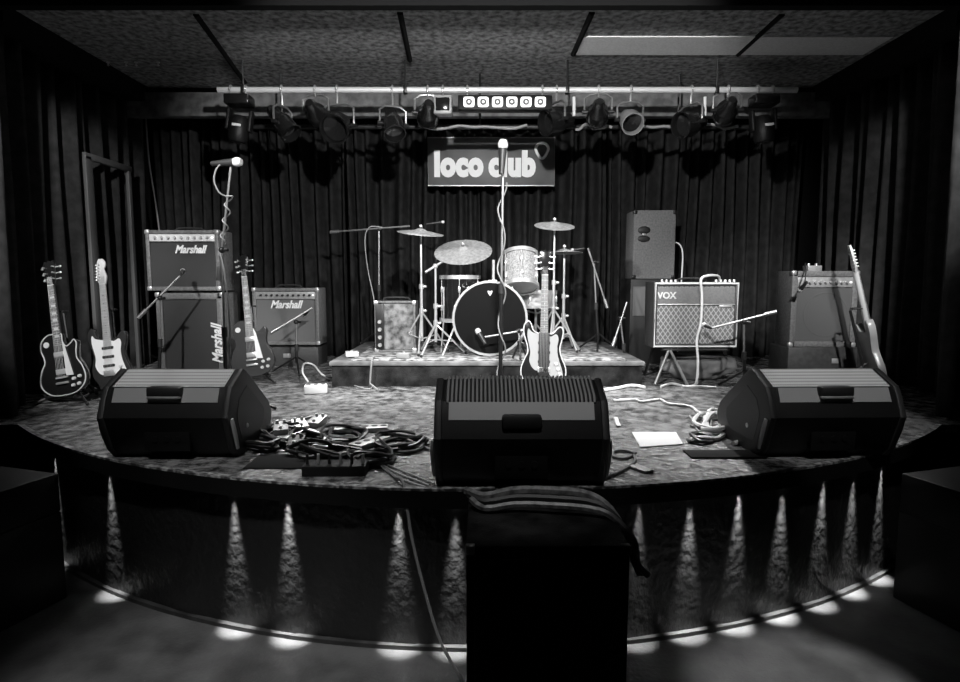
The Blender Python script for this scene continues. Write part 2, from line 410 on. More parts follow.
# ------------------------------------------------------------------ floor monitors
def monitor(px0, px1, Y, w, label, ridged=False, rz=0.0):
    z = SZ + 0.2
    xc = (xat(px0, Y, z) + xat(px1, Y, z)) / 2
    t = thing('stage_monitor', label, 'monitor speaker', (xc, Y, SZ), (0, 0, rz), 'wedge monitors along the stage edge')
    if ridged: t.scale = (1, 1, 1.045)
    prof = [(0.10, 0.0), (0.055, 0.05), (0.0, 0.20), (0.035, 0.285), (0.06, 0.325), (0.19, 0.385), (0.225, 0.372), (0.50, 0.175), (0.535, 0.115), (0.515, 0.05), (0.42, 0.0)]
    h = w / 2
    MB().prismx(prof, -h + 0.03, h - 0.03).build('cabinet', M_SHELL, t, ang=30)
    for s in (-1, 1):
        ctr = (0.24, 0.17)
        big = [(ctr[0] + (y - ctr[0]) * 1.03, max(0.0, ctr[1] + (zz - ctr[1]) * 1.03)) for y, zz in prof]
        e = MB().prismx(big, s * h, s * (h - 0.03), bev=0.008).build('end_cap', mat('dark_end_cap', 0.016, 0.5, bump=0.2, bscale=250), t, ang=30)
        c = MB()
        dish = [(ctr[0] + (y - ctr[0]) * .62, ctr[1] + (zz - ctr[1]) * .62) for y, zz in prof]
        c.prismx(cat2(dish, 4), s * (h + 0.002), s * (h - 0.01))
        c.build('handle_recess', M_BLACK, e)
        MB().tube(cat([(s * (h + 0.002), 0.078, 0.045), (s * (h + 0.006), 0.055, 0.10), (s * (h + 0.006), 0.035, 0.155), (s * (h + 0.002), 0.026, 0.19)], 4), 0.010, 6).build('edge_reflection', M_CREAM, e)  # pale bar painting the light reflected along the rear edge
        MB().ball((s * (h + 0.002), 0.20, 0.12), 0.012, 12, sc=(.4, 1, 1)).build('pole_socket', M_STEEL, e)
    # grille wrapping over the top edge and down the baffle
    g = [(0.062, 0.329), (0.19, 0.3885), (0.227, 0.3757), (0.50, 0.1787), (0.497, 0.174), (0.225, 0.370), (0.19, 0.382), (0.064, 0.323)]
    go = MB().prismx(g, -h + 0.04, h - 0.04).build('grille', M_MESHL if not ridged else mat('black_grille', 0.02, .4), t, ang=30)
    if ridged:
        r = MB(); n = 36
        for k in range(n):
            x = -h + 0.05 + (w - 0.1) * k / (n - 1)
            r.tube([(x, 0.055, 0.322), (x, 0.075, 0.345), (x, 0.185, 0.398), (x, 0.232, 0.384)], 0.0045, 6)
        ro = r.build('grille_ridges', mat('ridge_metal', 0.4, .35, .4), t); ro['label'] = 'row of upright ridges along the top edge'
    # sloping strip, its colour lightened for the light it catches, with a handle slot
    s0 = [(0.0285, 0.262), (0.0565, 0.322), (0.0505, 0.325), (0.0225, 0.265)]
    b = MB(); b.prismx(s0, -h + 0.055, h - 0.055); b.build('back_strip', M_SATIN if not ridged else mat('lightened_grey_strip', 0.42, .4), t)['label'] = 'sloping strip along the back, coloured lighter for the light on it'
    hb = MB(); zc = 0.318 if not ridged else 0.268
    hb.box((0, 0.034 if not ridged else 0.022, zc - 0.008), (0.15, 0.05, 0.05), 0.012); hb.build('handle_slot', M_BLACK, t)
    if not ridged: MB().box((0, 0.018, zc - 0.03), (0.145, 0.022, 0.012), 0.004).build('handle_bar', M_STEEL, t)
    k = MB(); k.box((0, 0.040, 0.10), (0.20, 0.030, 0.11), 0.003); cp = k.build('connector_plate', M_SHELL, t)
    for xx in (-0.05, 0.0, 0.05): MB().cyl((xx, 0.028, 0.10), (xx, 0.020, 0.10), 0.013, seg=12).build('socket', M_SHELL, cp)
    for xx in (-h + 0.08, h - 0.08):
        for yy in (0.14, 0.39): MB().cyl((xx, yy, -0.0005), (xx, yy, 0.004), 0.018, seg=10).build('foot', M_RUB, t)
    return t
monitor(102, 223, 2.57, 0.575, 'black wedge monitor with pale mesh top at the left of the stage edge')
monitor(434, 610, 2.19, 0.66, 'black wedge monitor with ridged top at the centre of the stage edge', True)
monitor(769, 908, 2.58, 0.61, 'black wedge monitor with pale mesh top at the right of the stage edge', rz=0.03)
# ------------------------------------------------------------------ amplifiers
M_GRD = weave('dark_grille_cloth', 0.02, 0.04, 160, 0.9, thick=.4)
M_GRM = weave('grey_grille_cloth', 0.085, 0.13, 160, 0.9, thick=.4)
M_GRV = weave('diamond_grille_cloth', 0.12, 0.34, 26, 0.85, True, .2)
M_GRF = weave('silver_grille_cloth', 0.05, 0.10, 140, 0.85, thick=.45)
def amp(name, label, cx, yf, zb, w, h, d, grille, ctrl='top', ctrl_h=0.07, frame=0.035, body=M_TOLEX, piping=None, knobs=8, panelm=None, rot=(0, 0, 0), corners=True, grille_y=0.02, trim=None, cat_='amplifier', group=None, feet=True, handle=True):
    t = thing(name, label, cat_, (cx, yf + d / 2, zb), rot, group)
    y0 = -d / 2; ft = 0.018 if feet else 0.0
    c = MB()
    c.box((-w / 2 + frame / 2, 0, ft + (h - ft) / 2), (frame, d, h - ft), 0.006)
    c.box((w / 2 - frame / 2, 0, ft + (h - ft) / 2), (frame, d, h - ft), 0.006)
    c.box((0, 0, h - frame / 2), (w - 0.01, d, frame), 0.006)
    c.box((0, 0, ft + frame / 2), (w - 0.01, d, frame), 0.006)
    c.box((0, grille_y + 0.03, ft + (h - ft) / 2), (w - 0.02, d - 2 * grille_y - 0.05, h - ft - 0.02))
    c.build('cabinet', body, t)
    top = h - frame; gz1 = top
    if ctrl == 'top':
        gz1 = top - ctrl_h
        pn = MB(); pn.box((0, y0 + 0.012, top - ctrl_h / 2), (w - 2 * frame, 0.016, ctrl_h - 0.006), 0.002)
        pn = pn.build('control_panel', panelm or M_SILV, t)
        n = knobs; sp = (w - 2 * frame - 0.10) / max(1, n - 1)
        for k in range(n):
            MB().lathe([(0, 0.02), (0.009, 0.02), (0.011, 0.0), (0, 0)], 12, M=Matrix.Translation((-(w / 2 - frame - 0.05) + sp * k, y0 + 0.004, top - ctrl_h / 2)) @ Matrix.Rotation(PI / 2, 4, 'X')).build('knob', M_BLACK if panelm is None else M_STEEL, pn)
        MB().cyl((w / 2 - frame - 0.018, y0 + 0.004, top - ctrl_h / 2), (w / 2 - frame - 0.018, y0 - 0.006, top - ctrl_h / 2), 0.008, seg=10).build('jewel_lamp', M_LED, pn)
    g = MB(); gz0 = ft + frame
    g.box((0, y0 + grille_y, (gz0 + gz1) / 2), (w - 2 * frame, 0.012, gz1 - gz0 - 0.004)); g.build('grille_cloth', grille, t)
    if piping:
        q = [(-w / 2 + frame, gz0), (w / 2 - frame, gz0), (w / 2 - frame, gz1), (-w / 2 + frame, gz1)]
        MB().tube([(x, y0 + 0.006, z) for x, z in q], 0.006, 6, True).build('piping', piping, t)
    if trim:
        for (x, z, sx, sz) in ((0, ft + .008, w, .016), (0, h - .008, w, .016), (-w / 2 + .008, h / 2, .016, h - .03), (w / 2 - .008, h / 2, .016, h - .03)):
            pass
        q = [(-w / 2 + .012, ft + .012), (w / 2 - .012, ft + .012), (w / 2 - .012, h - .012), (-w / 2 + .012, h - .012)]
        MB().tube([(x, y0 - 0.001, z) for x, z in q], 0.009, 6, True).build('edge_trim', trim, t)
    if corners:
        for sx in (-1, 1):
            for zz in (ft + 0.018, h - 0.014):
                MB().box((sx * (w / 2 - 0.013), y0 + 0.013, zz), (0.036, 0.036, 0.036), 0.008).build('corner_guard', M_STEEL if body is M_TOLEXL else M_DKMET, t)
    if feet:
        for sx in (-1, 1):
            for sy in (-1, 1): MB().lathe([(0, 0), (0.016, 0), (0.02, ft + 0.002), (0, ft + 0.002)], 12, M=Matrix.Translation((sx * (w / 2 - .06), sy * (d / 2 - .05), 0))).build('foot', M_RUB, t)
    if handle:
        MB().tube(cat([(-0.11, 0, h - 0.002), (-0.10, 0, h + 0.022), (0, 0, h + 0.028), (0.10, 0, h + 0.022), (0.11, 0, h - 0.002)], 5), 0.008, 6).build('carry_handle', M_RUB, t)
    return t
def span(pa, pb, y, z): return (xat(pa, y, z) + xat(pb, y, z)) / 2, xat(pb, y, z) - xat(pa, y, z)
# two-box stack on the left
YS = 4.85
zt, zm = zat(230, YS), zat(293, YS)
cx, w = span(150, 222, YS, 1.1)
cx2, w2 = span(160, 221, YS, 0.9)
low = amp('speaker_cabinet', 'tall dark speaker cabinet under the left amplifier, lettered up its side', (cx2 + .0), YS + 0.02, SZ, w2 + 0.05, zm - SZ, 0.30, M_GRD, ctrl=None, frame=0.05, body=M_TOLEXL, cat_='speaker cabinet', piping=M_GREYMET, handle=False)
lettering('logo_lettering', 'Marshall', 0.115, M_WHITE, low, (w2 / 2 - 0.03, -0.16, 0.28), 0.003, 0.003, 0.35, (PI / 2, -PI / 2, 0), 0.82)
hd = amp('guitar_amplifier', 'large combo amplifier on top of the tall cabinet at left', cx, YS, zm, w, zt - zm, 0.28, M_GRD, ctrl='top', ctrl_h=0.06, frame=0.03, body=M_TOLEXL, piping=M_GREYMET, knobs=9, panelm=M_CREAM, group='combo amplifiers')
lettering('logo_lettering', 'Marshall', 0.085, M_WHITE, hd, (0.06, -0.132, zt - zm - 0.155), 0.003, 0.003, 0.35, sx=0.85)
# combo with a pale control strip
YM = 5.55
cx, w = span(253, 319, YM, 1.1)
zt, zb = zat(288, YM), zat(347, YM)
cs = MB(); cs.box((0, 0, (zb - SZ) / 2), (w * 0.95, 0.34, zb - SZ), 0.01)
k = thing('equipment_case', 'low black case under the combo amplifier left of the drums', 'case', (cx, YM + 0.17, SZ))
cs.build('case_body', M_TOLEX, k)
MB().box((0, -0.172, (zb - SZ) * .55), (0.07, 0.012, 0.04), 0.004).build('latch', M_STEEL, k)
am = amp('guitar_amplifier', 'combo amplifier with bright knob strip, on a case left of the drum platform', cx, YM, zb, w, zt - zb, 0.27, M_GRM, ctrl='top', ctrl_h=0.07, frame=0.032, body=M_TOLEXL, piping=M_GREYMET, knobs=10, group='combo amplifiers')
lettering('logo_lettering', 'Marshall', 0.10, M_WHITE, am, (-0.0, -0.126, zt - zb - 0.155), 0.003, 0.003, 0.35, sx=0.85)
# small rack amp at the riser's left end
YR = 5.0
cx, w = span(375, 416, YR, 0.9)
zt = zat(301, YR)
sm = amp('bass_amplifier', 'small worn amplifier with knobs down its side on the drum platform', cx, YR, RT, w, zt - RT, 0.22, mat('mottled_grille', 0.03, .7, g2=0.25, scale=18), ctrl=None, frame=0.02, body=M_TOLEXL, corners=True, feet=False)
pn = MB().box((-w / 2 + 0.045, -0.115, (zt - RT) / 2), (0.07, 0.012, zt - RT - 0.05), 0.003).build('control_panel', M_DKMET, sm)
for i in range(4): MB().cyl((-w / 2 + 0.045, -0.12, 0.06 + i * 0.065), (-w / 2 + 0.045, -0.14, 0.06 + i * 0.065), 0.018, 0.014, 12).build('knob', M_STEEL, pn)
# tall carpeted speaker on a plinth, behind the diamond-grille amp
YB = 5.72
cx, w = span(633, 675, YB, 1.7)
zt, zb = zat(210, YB), zat(279, YB)
pl = thing('speaker_plinth', 'dark box plinth under the tall grey speaker', 'speaker cabinet', (cx - 0.02, YB + 0.2, SZ))
MB().box((0, 0, (zb - SZ) / 2), (w * 0.98, 0.40, zb - SZ), 0.01).build('plinth_body', M_BLACK, pl)
MB().box((-w * .25, -0.204, (zb - SZ) * .74), (w * .36, 0.012, 0.28), 0.004).build('grey_panel', mat('dull_grey_panel', 0.14, .6), pl)
sp = thing('loudspeaker', 'tall grey carpeted speaker with a dark round port, behind the lattice-fronted amplifier', 'speaker', (cx, YB + 0.2, zb))
MB().box((0, -.05, (zt - zb) / 2), (w, 0.30, zt - zb), 0.012).build('speaker_cabinet', mat('grey_carpet', 0.13, .95, g2=0.19, scale=60, bump=.6, bscale=220), sp)
q = at(644, 234, YB)
for dz_, hh_ in ((0.035, 0.038), (-0.045, 0.032)):
    MB().ball((q.x - cx, -0.198, q.z - zb + dz_), 1.0, 16, sc=(0.062, 0.012, hh_)).build('port', M_BLACK, sp)
MB().box((q.x - cx, -0.204, q.z - zb - 0.004), (0.028, 0.012, 0.02), 0.004).build('jack_plate', M_STEEL, sp)
for sx in (-1, 1):
    for zz in (0.02, zt - zb - 0.02): MB().box((sx * (w / 2 - 0.014), -0.19, zz), (0.036, 0.036, 0.036), 0.008).build('corner_guard', M_DKMET, sp)
rs = Vector((sp.location.x + w / 2, YB, zat(243, YB)))
cable('pale lead plugged into the right side of the tall grey speaker', [rs + Vector((.0, .06, .0)), rs + Vector((.03, .05, .005)), rs + Vector((.062, .03, -.03)), rs + Vector((.072, .0, -.12)), rs + Vector((.062, -.02, -.34)), rs + Vector((.05, -.02, -.70)), Vector((rs.x + .05, YB - .02, SZ + .02))], .007, M_CABW)
# amp with a diamond grille on a tilting stand
YV = 4.6
cx, w = span(653, 738, YV, 1.1)
zt, zb = zat(282, YV), zat(348, YV)
vx = amp('guitar_amplifier', 'amplifier with diamond lattice grille and pale border, on splayed metal legs', cx, YV, zb, w, zt - zb, 0.25, M_GRV, ctrl=None, frame=0.03, body=M_TOLEX, trim=M_CREAM, corners=False, feet=False, handle=True, group='combo amplifiers')
hh = zt - zb
MB().box((0, -0.108, hh - 0.105), (w - 0.06, 0.014, 0.13), 0.002).build('upper_fascia', mat('brown_grey_fascia', 0.12, .7, g2=.16, scale=90), vx)
MB().box((0, -0.119, hh - 0.172), (w - 0.06, 0.012, 0.008), 0.002).build('gold_strip', M_STEEL, vx)
lettering('logo_lettering', 'VOX', 0.07, M_CREAM, vx, (-w / 2 + 0.10, -0.118, hh - 0.105), 0.003, 0.002, 0, sx=0.95)
MB().box((w / 2 - 0.1, -0.118, hh - 0.185), (0.10, 0.008, 0.02), 0.002).build('name_badge', M_STEEL, vx)
for i in range(9):
    MB().lathe([(0, 0.02), (0.011, 0.018), (0.013, 0.0), (0, 0)], 10, M=Matrix.Translation((-w / 2 + 0.08 + (0 if i < 4 else 0.28) + i * 0.035, -0.05, hh))).build('knob', M_STEEL, vx)
st = thing('amplifier_stand', 'splayed black metal stand under the lattice-fronted amplifier', 'stand', (cx, YV + 0.12, SZ))
for (pa, pb) in (((668, 352), (655, 386)), ((670, 352), (688, 388))):
    b = deck(pb[0], pb[1], 0.012); a = Vector((xat(pa[0], YV, zb - 0.03), YV - 0.012, zb - 0.02))
    MB().tube([a, b], 0.011, 8).build('leg', M_GREYMET, st, world=True)
for sx in (-1, 1):
    MB().tube([(sx * .25, .12, zb - SZ - 0.012), (sx * .28, .25, 0.012)], 0.011, 8).build('leg', M_DKMET, st)
    MB().tube([(sx * .25, -.14, zb - SZ - 0.012), (sx * .25, .14, zb - SZ - 0.012)], 0.011, 8).build('support_arm', M_DKMET, st)
MB().tube([(-.25, -.13, zb - SZ - 0.012), (.25, -.13, zb - SZ - 0.012)], 0.011, 8).build('cross_bar', M_DKMET, st)
# crumpled dark cloth bag under it
rnd = random.Random(4); bm_ = MB(); t = bmesh.new(); bmesh.ops.create_icosphere(t, subdivisions=4, radius=1)
from mathutils import noise
for v in t.verts:
    n = noise.noise(v.co * 2.3) * 0.28 + noise.noise(v.co * 5) * 0.10
    q = v.co * (1 + n); f = 0.125
    v.co = Vector((max(-1, min(1, q.x)) * 0.30, q.y * 0.10, max(q.z, -0.95) * f))
lowz = min(v.co.z for v in t.verts)
for v in t.verts: v.co.z -= lowz
bm_._merge(t, None)
bg = bm_.build('gig_bag', mat('crumpled_black_cloth', 0.08, .6, g2=.15, scale=8, bump=.5, bscale=16), None, ang=180)
bg.location = (xat(700, 4.75, SZ), 4.80, SZ)
tag(bg, 'crumpled dark cloth bag under the lattice-fronted amplifier', 'bag')
# grey combo at the right on a case
YF = 4.72
cx, w = span(790, 856, YF, 1.1)
zt, zb = zat(271, YF), zat(347, YF)
k = thing('equipment_case', 'low black case under the square amplifier at right', 'case', (cx, YF + 0.14, SZ))
MB().box((0, 0, (zb - SZ) / 2), (w * 1.05, 0.32, zb - SZ), 0.01).build('case_body', mat('case_laminate', .03, .5, g2=.05, scale=30), k)
MB().box((0.1, -0.163, (zb - SZ) * .6), (0.06, 0.012, 0.04), 0.004).build('latch', M_STEEL, k)
fd = amp('guitar_amplifier', 'square grey-fronted combo amplifier on a case at the right of the stage', cx, YF, zb, w, zt - zb, 0.24, M_GRF, ctrl='top', ctrl_h=0.085, frame=0.045, body=M_TOLEXL, knobs=9, panelm=M_SILV, feet=False, group='combo amplifiers', handle=False)
MB().lathe([(0.165, 0.0015), (0.172, 0.003), (0.179, 0.0015)], 40, M=Matrix.Translation((0.02, -0.106, (zt - zb) * .43)) @ Matrix.Rotation(PI / 2, 4, 'X')).build('speaker_outline', M_GRF, fd)
px_ = thing('pedal', 'small silver box with knobs on top of the square right-hand amplifier', 'effects pedal', (xat(812, YF + .1, zt), YF + 0.10, zt))
MB().box((0, 0, 0.022), (0.11, 0.09, 0.044), 0.005).build('pedal_body', M_SILV, px_)
for sx in (-1, 1): MB().cyl((sx * .03, 0, 0.044), (sx * .03, 0, 0.062), 0.012, 0.010, 10).build('knob', M_STEEL, px_)
# ------------------------------------------------------------------ guitars
LP = [(0, 0), (-.09, .012), (-.15, .06), (-.165, .12), (-.145, .19), (-.118, .24), (-.120, .285), (-.135, .335), (-.125, .39), (-.08, .43), (-.03, .435), (.026, .43), (.03, .375), (.052, .338), (.085, .352), (.115, .375), (.130, .345), (.120, .29), (.122, .24), (.15, .19), (.168, .12), (.152, .06), (.09, .012)]
STR = [(0, 0), (-.09, .01), (-.15, .055), (-.16, .12), (-.135, .19), (-.113, .24), (-.122, .30), (-.142, .36), (-.142, .42), (-.118, .455), (-.095, .44), (-.075, .39), (-.035, .368), (.035, .365), (.065, .372), (.095, .405), (.12, .412), (.135, .385), (.125, .32), (.112, .26), (.125, .2), (.155, .12), (.145, .05), (.08, .008)]
def guitar(label, loc, lean, roll, style='lp', body=M_LACQ, guard=M_CREAM, neck=M_NECKD, board=M_ROSE, yaw=0.0, bind=True, basshead=False, name='electric_guitar', hs=None, cover=False):
    hs = hs or style
    t = thing(name, label, 'guitar', loc, (0, 0, 0), 'electric guitars on stands')
    t.rotation_euler = (Matrix.Rotation(yaw, 3, 'Z') @ Matrix.Rotation(roll, 3, 'Y') @ Matrix.Rotation(-lean, 3, 'X')).to_euler()
    out = cat2(LP if style == 'lp' else STR, 5)
    MB().prism(out, -0.022, 0.022, bev=0.004).build('body', body, t)
    yf = -0.022
    if bind: MB().tube([(x * .985, yf - 0.0005, (z - .2) * .985 + .2) for x, z in out], 0.004, 6, True).build('binding', M_CREAM, t)
    nut = 0.77; j = 0.36 if style == 'lp' else 0.35
    nk = MB()
    prof = []
    for k in range(9): prof.append((0.5 * math.cos(PI + PI * k / 8), -0.5 * math.sin(PI + PI * k / 8)))
    rings = []
    for z, w, d in ((j - .02, .056, .024), (nut, .043, .021), (nut + .012, .043, .018)):
        rings.append([nk.bm.verts.new((px * w, yf + 0.002 + py * 2 * d * .9, z)) for px, py in prof])
    for A, B in zip(rings, rings[1:]):
        for k in range(len(A) - 1): nk.bm.faces.new((A[k], A[k + 1], B[k + 1], B[k]))
        nk.bm.faces.new((A[-1], A[0], B[0], B[-1]))
    nk.bm.faces.new(rings[0]); nk.bm.faces.new(rings[-1][::-1])
    nk.build('neck', neck, t)
    fb = MB(); b0 = 0.30
    fb.prism([(-.028, b0), (.028, b0), (.0215, nut), (-.0215, nut)], yf + 0.002, yf - 0.006)
    fbo = fb.build('fretboard', board, t)
    fr = MB()
    for k in range(1, 20):
        z = .14 + .63 * 2 ** (-k / 12)
        if k == 1: fr.box((0, yf - 0.0064, (b0 + nut) / 2), (.001, .001, nut - b0 - .02))
        if z > b0: fr.box((0, yf - 0.0068, z), (.044 + .012 * (nut - z) / .47, .002, .0022))
    fr.build('frets', M_STEEL, fbo)
    for k in (3, 5, 7, 9, 12, 15):
        z = .14 + .63 * (2 ** (-k / 12) + 2 ** (-(k - 1) / 12)) / 2
        inl = MB()
        if style == 'lp': inl.box((0, yf - 0.0066, z), (.030, .0014, .016))
        else: inl.cyl((0, yf - 0.0060, z), (0, yf - 0.0072, z), .004, seg=10)
        inl.build('inlay', M_CREAM if board is not M_MAPLE else M_BLACK, fbo)
    MB().box((0, yf - 0.004, nut + .002), (.043, .01, .005)).build('nut', M_CREAM, t)
    if hs == 'lp':
        ho = [(-.022, nut), (.022, nut), (.03, nut + .03), (.042, nut + .15), (.030, nut + .175), (.012, nut + .165), (0, nut + .178), (-.012, nut + .165), (-.030, nut + .175), (-.042, nut + .15), (-.03, nut + .03)]
        MB().prism(ho, yf - .002, yf + .014, bev=.002).build('headstock', M_LACQ, t)
        for s in (-1, 1):
            for k in range(3):
                z = nut + .045 + k * .042; x = .026 + .004 * k
                m = MB(); m.cyl((s * x, yf - .002, z), (s * x, yf - .018, z), .006, .005, 8)
                m.tube([(s * x, yf + .018, z), (s * (x + .024), yf + .018, z)], .004, 6)
                m.ball((s * (x + .032), yf + .018, z), .011, 10, sc=(1, .5, .75))
                m.build('tuner', M_CHROME, t)
    else:
        ho = [(-.022, nut), (-.034, nut + .025), (-.042, nut + .05), (-.036, nut + .12), (-.03, nut + .165), (-.016, nut + .19), (.012, nut + .19), (.03, nut + .165), (.032, nut + .14), (.018, nut + .115), (.024, nut + .09), (.034, nut + .06), (.03, nut + .03), (.022, nut)]
        MB().prism([ho[0]] + ho[1:], yf - .001, yf + .014, bev=.002).build('headstock', neck, t)
        for k in range(4 if basshead else 6):
            z = nut + .04 + k * (.022 if not basshead else .034); x = -.022 + .002 * k
            m = MB(); m.cyl((x, yf - .001, z), (x, yf - .016, z), .0055, .0045, 8)
            m.tube([(x, yf + .018, z), (x - .028, yf + .018, z)], .0035, 6)
            m.ball((x - .036, yf + .018, z), .009 if not basshead else .015, 10, sc=(1, .5, .7)); m.build('tuner', M_CHROME, t)
    if style == 'lp':
        MB().prism([(.032, .37), (.05, .33), (.075, .20), (.088, .13), (.035, .135), (.035, .3)], yf - .007, yf - .010).build('pickguard', guard, t)
        for z in (.285, .165): MB().box((0, yf - .006, z), (.072, .016, .036), .004).build('pickup', M_CHROME, t)
        MB().box((0, yf - .008, .125), (.085, .014, .012), .003).build('bridge', M_CHROME, t)
        MB().box((0, yf - .008, .088), (.09, .016, .016), .005).build('tailpiece', M_CHROME, t)
        kn = ((.085, .105), (.128, .115), (.075, .06), (.118, .065))
        MB().cyl((-.088, yf, .365), (-.088, yf - .004, .365), .02, seg=16).build('switch_plate', M_CREAM, t)
    else:
        pg = cat2([(-.03, .36), (-.085, .375), (-.11, .40), (-.115, .34), (-.095, .24), (-.10, .17), (-.06, .11), (.02, .10), (.06, .06), (.125, .05), (.13, .10), (.10, .2), (.092, .27), (.10, .33), (.085, .36), (.05, .345), (.03, .35)], 4)
        MB().prism(pg, yf - .001, yf - .0035).build('pickguard', guard, t)
        for z in ((.30, .235, .17) if not basshead else (.25, .17)): MB().box((0, yf - .006, z), (.085, .010, .020), .004).build('pickup', M_BLACK, t)
        MB().box((0, yf - .006, .115), (.085, .012, .040), .003).build('bridge', M_CHROME, t)
        kn = ((.085, .155), (.10, .12), (.112, .085))
    if cover: MB().box((0, yf - .006, .22), (.075, .012, .30), .006).build('pickup_cover', M_BLACK, t)
    for kx, kz in kn: MB().lathe([(0, .014), (.010, .014), (.013, 0), (0, 0)], 12, M=Matrix.Translation((kx, yf - .003, kz)) @ Matrix.Rotation(PI / 2, 4, 'X')).build('knob', M_CREAM, t)
    stg = MB(); ns = 4 if basshead else 6
    for k in range(ns):
        f = (k / (ns - 1) - .5)
        stg.tube([(f * .055, yf - .016, .12), (f * .036, yf - .011, nut), (f * .03, yf - .008, nut + .06)], .0009 if not basshead else .0015, 4)
    stg.build('strings', M_STEEL, t)
    return t
def guitar_stand(label, loc, roll, lean, h=0.62, yaw=0.0):
    R = Matrix.Translation(Vector(loc)) @ Matrix.Rotation(yaw, 4, 'Z')
    t = thing('guitar_stand', label, 'guitar stand', loc, (0, 0, yaw), 'guitar stands')
    tl = math.tan(lean); y0 = 0.075
    tx = math.tan(roll) * h
    pole = MB(); pole.tube([(0, y0 - 0.0, .07), (tx, y0 + tl * (h - .07), h)], 0.010, 8); pole.build('upright', M_DKMET, t)
    for a in (-2.4, -0.75, 1.57):
        e = (math.cos(a) * .24, y0 + math.sin(a) * .20, .011)
        l = MB(); l.tube([(0, y0, .20 if a > 0 else .09), e], .009, 8); lo_ = l.build('leg', M_DKMET, t)
        MB().ball(e, .011, 8).build('rubber_foot', M_RUB, lo_)
    c = MB()
    for s in (-1, 1): c.tube(cat([(0, y0, .085), (s * .09, y0 - .01, .055), (s * .10, y0 - .05, .043), (s * .10, y0 - .125, .043), (s * .10, y0 - .14, .066)], 4), .008, 8)
    c.build('cradle', M_RUB, t)
    tp = Vector((tx, y0 + tl * (h - .07), h))
    y = MB()
    y.tube([tp, tp + Vector((0, -.012, .01))], .007, 8)
    for s in (-1, 1): y.tube([tp + Vector((0, -.012, .01)), tp + Vector((s * .042, -.014, .012)), tp + Vector((s * .042, -.065, .016))], .006, 8)
    y.build('neck_yoke', M_RUB, t)
    return t
def stood(label, slabel, px, Y, px_head, style, yaw=0.0, lean=0.16, **k):
    base = Vector((xat(px, Y, SZ), Y, SZ))
    roll = math.atan2(xat(px_head, Y + 0.95 * math.sin(lean), SZ + 1.0) - base.x, 0.97) if not k.pop('noroll', False) else 0.0
    sc = k.pop('sc', 0.95)
    g = guitar(label, base + Vector((0, 0, 0.050)), lean, roll, style, yaw=yaw, **k)
    g.scale = (sc, sc, sc)
    guitar_stand(slabel, base, roll, lean, yaw=yaw, h=0.58)
    return g
stood('black single-cutaway electric guitar with pale edging, far left of the stage', 'dark stand holding the black single-cutaway guitar at far left', 68, 3.86, 46, 'lp', yaw=-0.05)
stood('dark double-cutaway electric guitar with white scratchplate beside the left monitor', 'dark stand holding the white-scratchplate guitar beside the left monitor', 114, 4.10, 101, 'strat', neck=M_MAPLE, board=M_MAPLE, guard=M_WHITE, bind=False, body=mat('dark_guitar_finish', .03, .2, coat=.5))
stood('dark single-cutaway electric guitar between the two left amplifiers', 'dark stand holding the guitar between the two left amplifiers', 255, 4.65, 243, 'lp', guard=M_WHITE, body=mat('grey_guitar_finish', .05, .2, coat=.5), board=mat('grey_fretboard', .25, .4), bind=False, sc=1.02)
stood('dark double-horned electric guitar with white plates on its body, before the drum platform', 'dark stand holding the guitar in front of the drum platform', 543, 4.22, 545, 'strat', guard=mat('dull_white_plate', .32, .4), bind=True, neck=mat('brown_neck', .2, .4), board=mat('grey_brown_board', .13, .4), body=mat('black_guitar_finish', .012, .2, coat=.5), hs='lp', cover=True, lean=0.10, sc=1.02)
stood('electric guitar seen edge-on leaning beside the square right-hand amplifier', 'dark stand holding the edge-on guitar at right', 877, 4.32, 850, 'strat', yaw=1.30, lean=0.25, noroll=True, sc=1.07, neck=M_MAPLE, board=M_MAPLE, guard=M_WHITE, bind=False, body=mat('pale_guitar_finish', .35, .25, coat=.4))
# ------------------------------------------------------------------ drums
def axis_m(p, d):                              # matrix taking +z to direction d at p
    return Matrix.Translation(Vector(p)) @ Vector((0, 0, 1)).rotation_difference(Vector(d).normalized()).to_matrix().to_4x4()
def drum(name, label, p, d, r, depth, shell, nl=8, front_head=None, top_head=None, legs=0, group='drums of the kit'):
    """p: centre of the bottom head, d: axis towards the top head"""
    base = Vector((p[0], p[1], p[2])); t = thing(name, label, 'drum', base, (0, 0, 0), group)
    Mx = axis_m((0, 0, 0), d)
    MB(Mx).lathe([(r - .006, 0.01), (r, 0.01), (r, depth - .01), (r - .006, depth - .01)], 40).build('shell', shell, t)
    for zz, mm in ((0.006, front_head), (depth - 0.006, top_head)):
        MB(Mx).lathe([(0, zz + (.001 if zz > .1 else -.001)), (r - .01, zz), (r, zz), (r, zz + .004 if zz < .1 else zz - .004)], 40).build('drum_head', mm or M_CREAM, t)
    for zz in (0.0, depth):
        s = 1 if zz == 0 else -1
        MB(Mx).lathe([(r - .004, zz - .006 * s), (r + .014, zz - .006 * s), (r + .014, zz + .026 * s), (r + .009, zz + .026 * s), (r + .009, zz), (r - .004, zz), (r - .004, zz - .006 * s)], 40).build('hoop', M_CHROME, t)
    for k in range(nl):
        a = 2 * PI * (k + .5) / nl; c, s = math.cos(a), math.sin(a)
        m = MB(Mx); m.cyl(((r + .012) * c, (r + .012) * s, .0), ((r + .012) * c, (r + .012) * s, depth), .0035, seg=6)
        ml = Matrix.Rotation(a, 4, 'Z')
        for zz in ((.3 * depth, .7 * depth) if depth > .2 else (.5 * depth,)): m.box((r + .01, 0, zz), (.02, .02, .05), .005, M=ml)
        m.build('lug', M_CHROME, t)
    return t
BDY, BDR = 4.74, 0.285
bx = xat(490, BDY, RT + BDR)
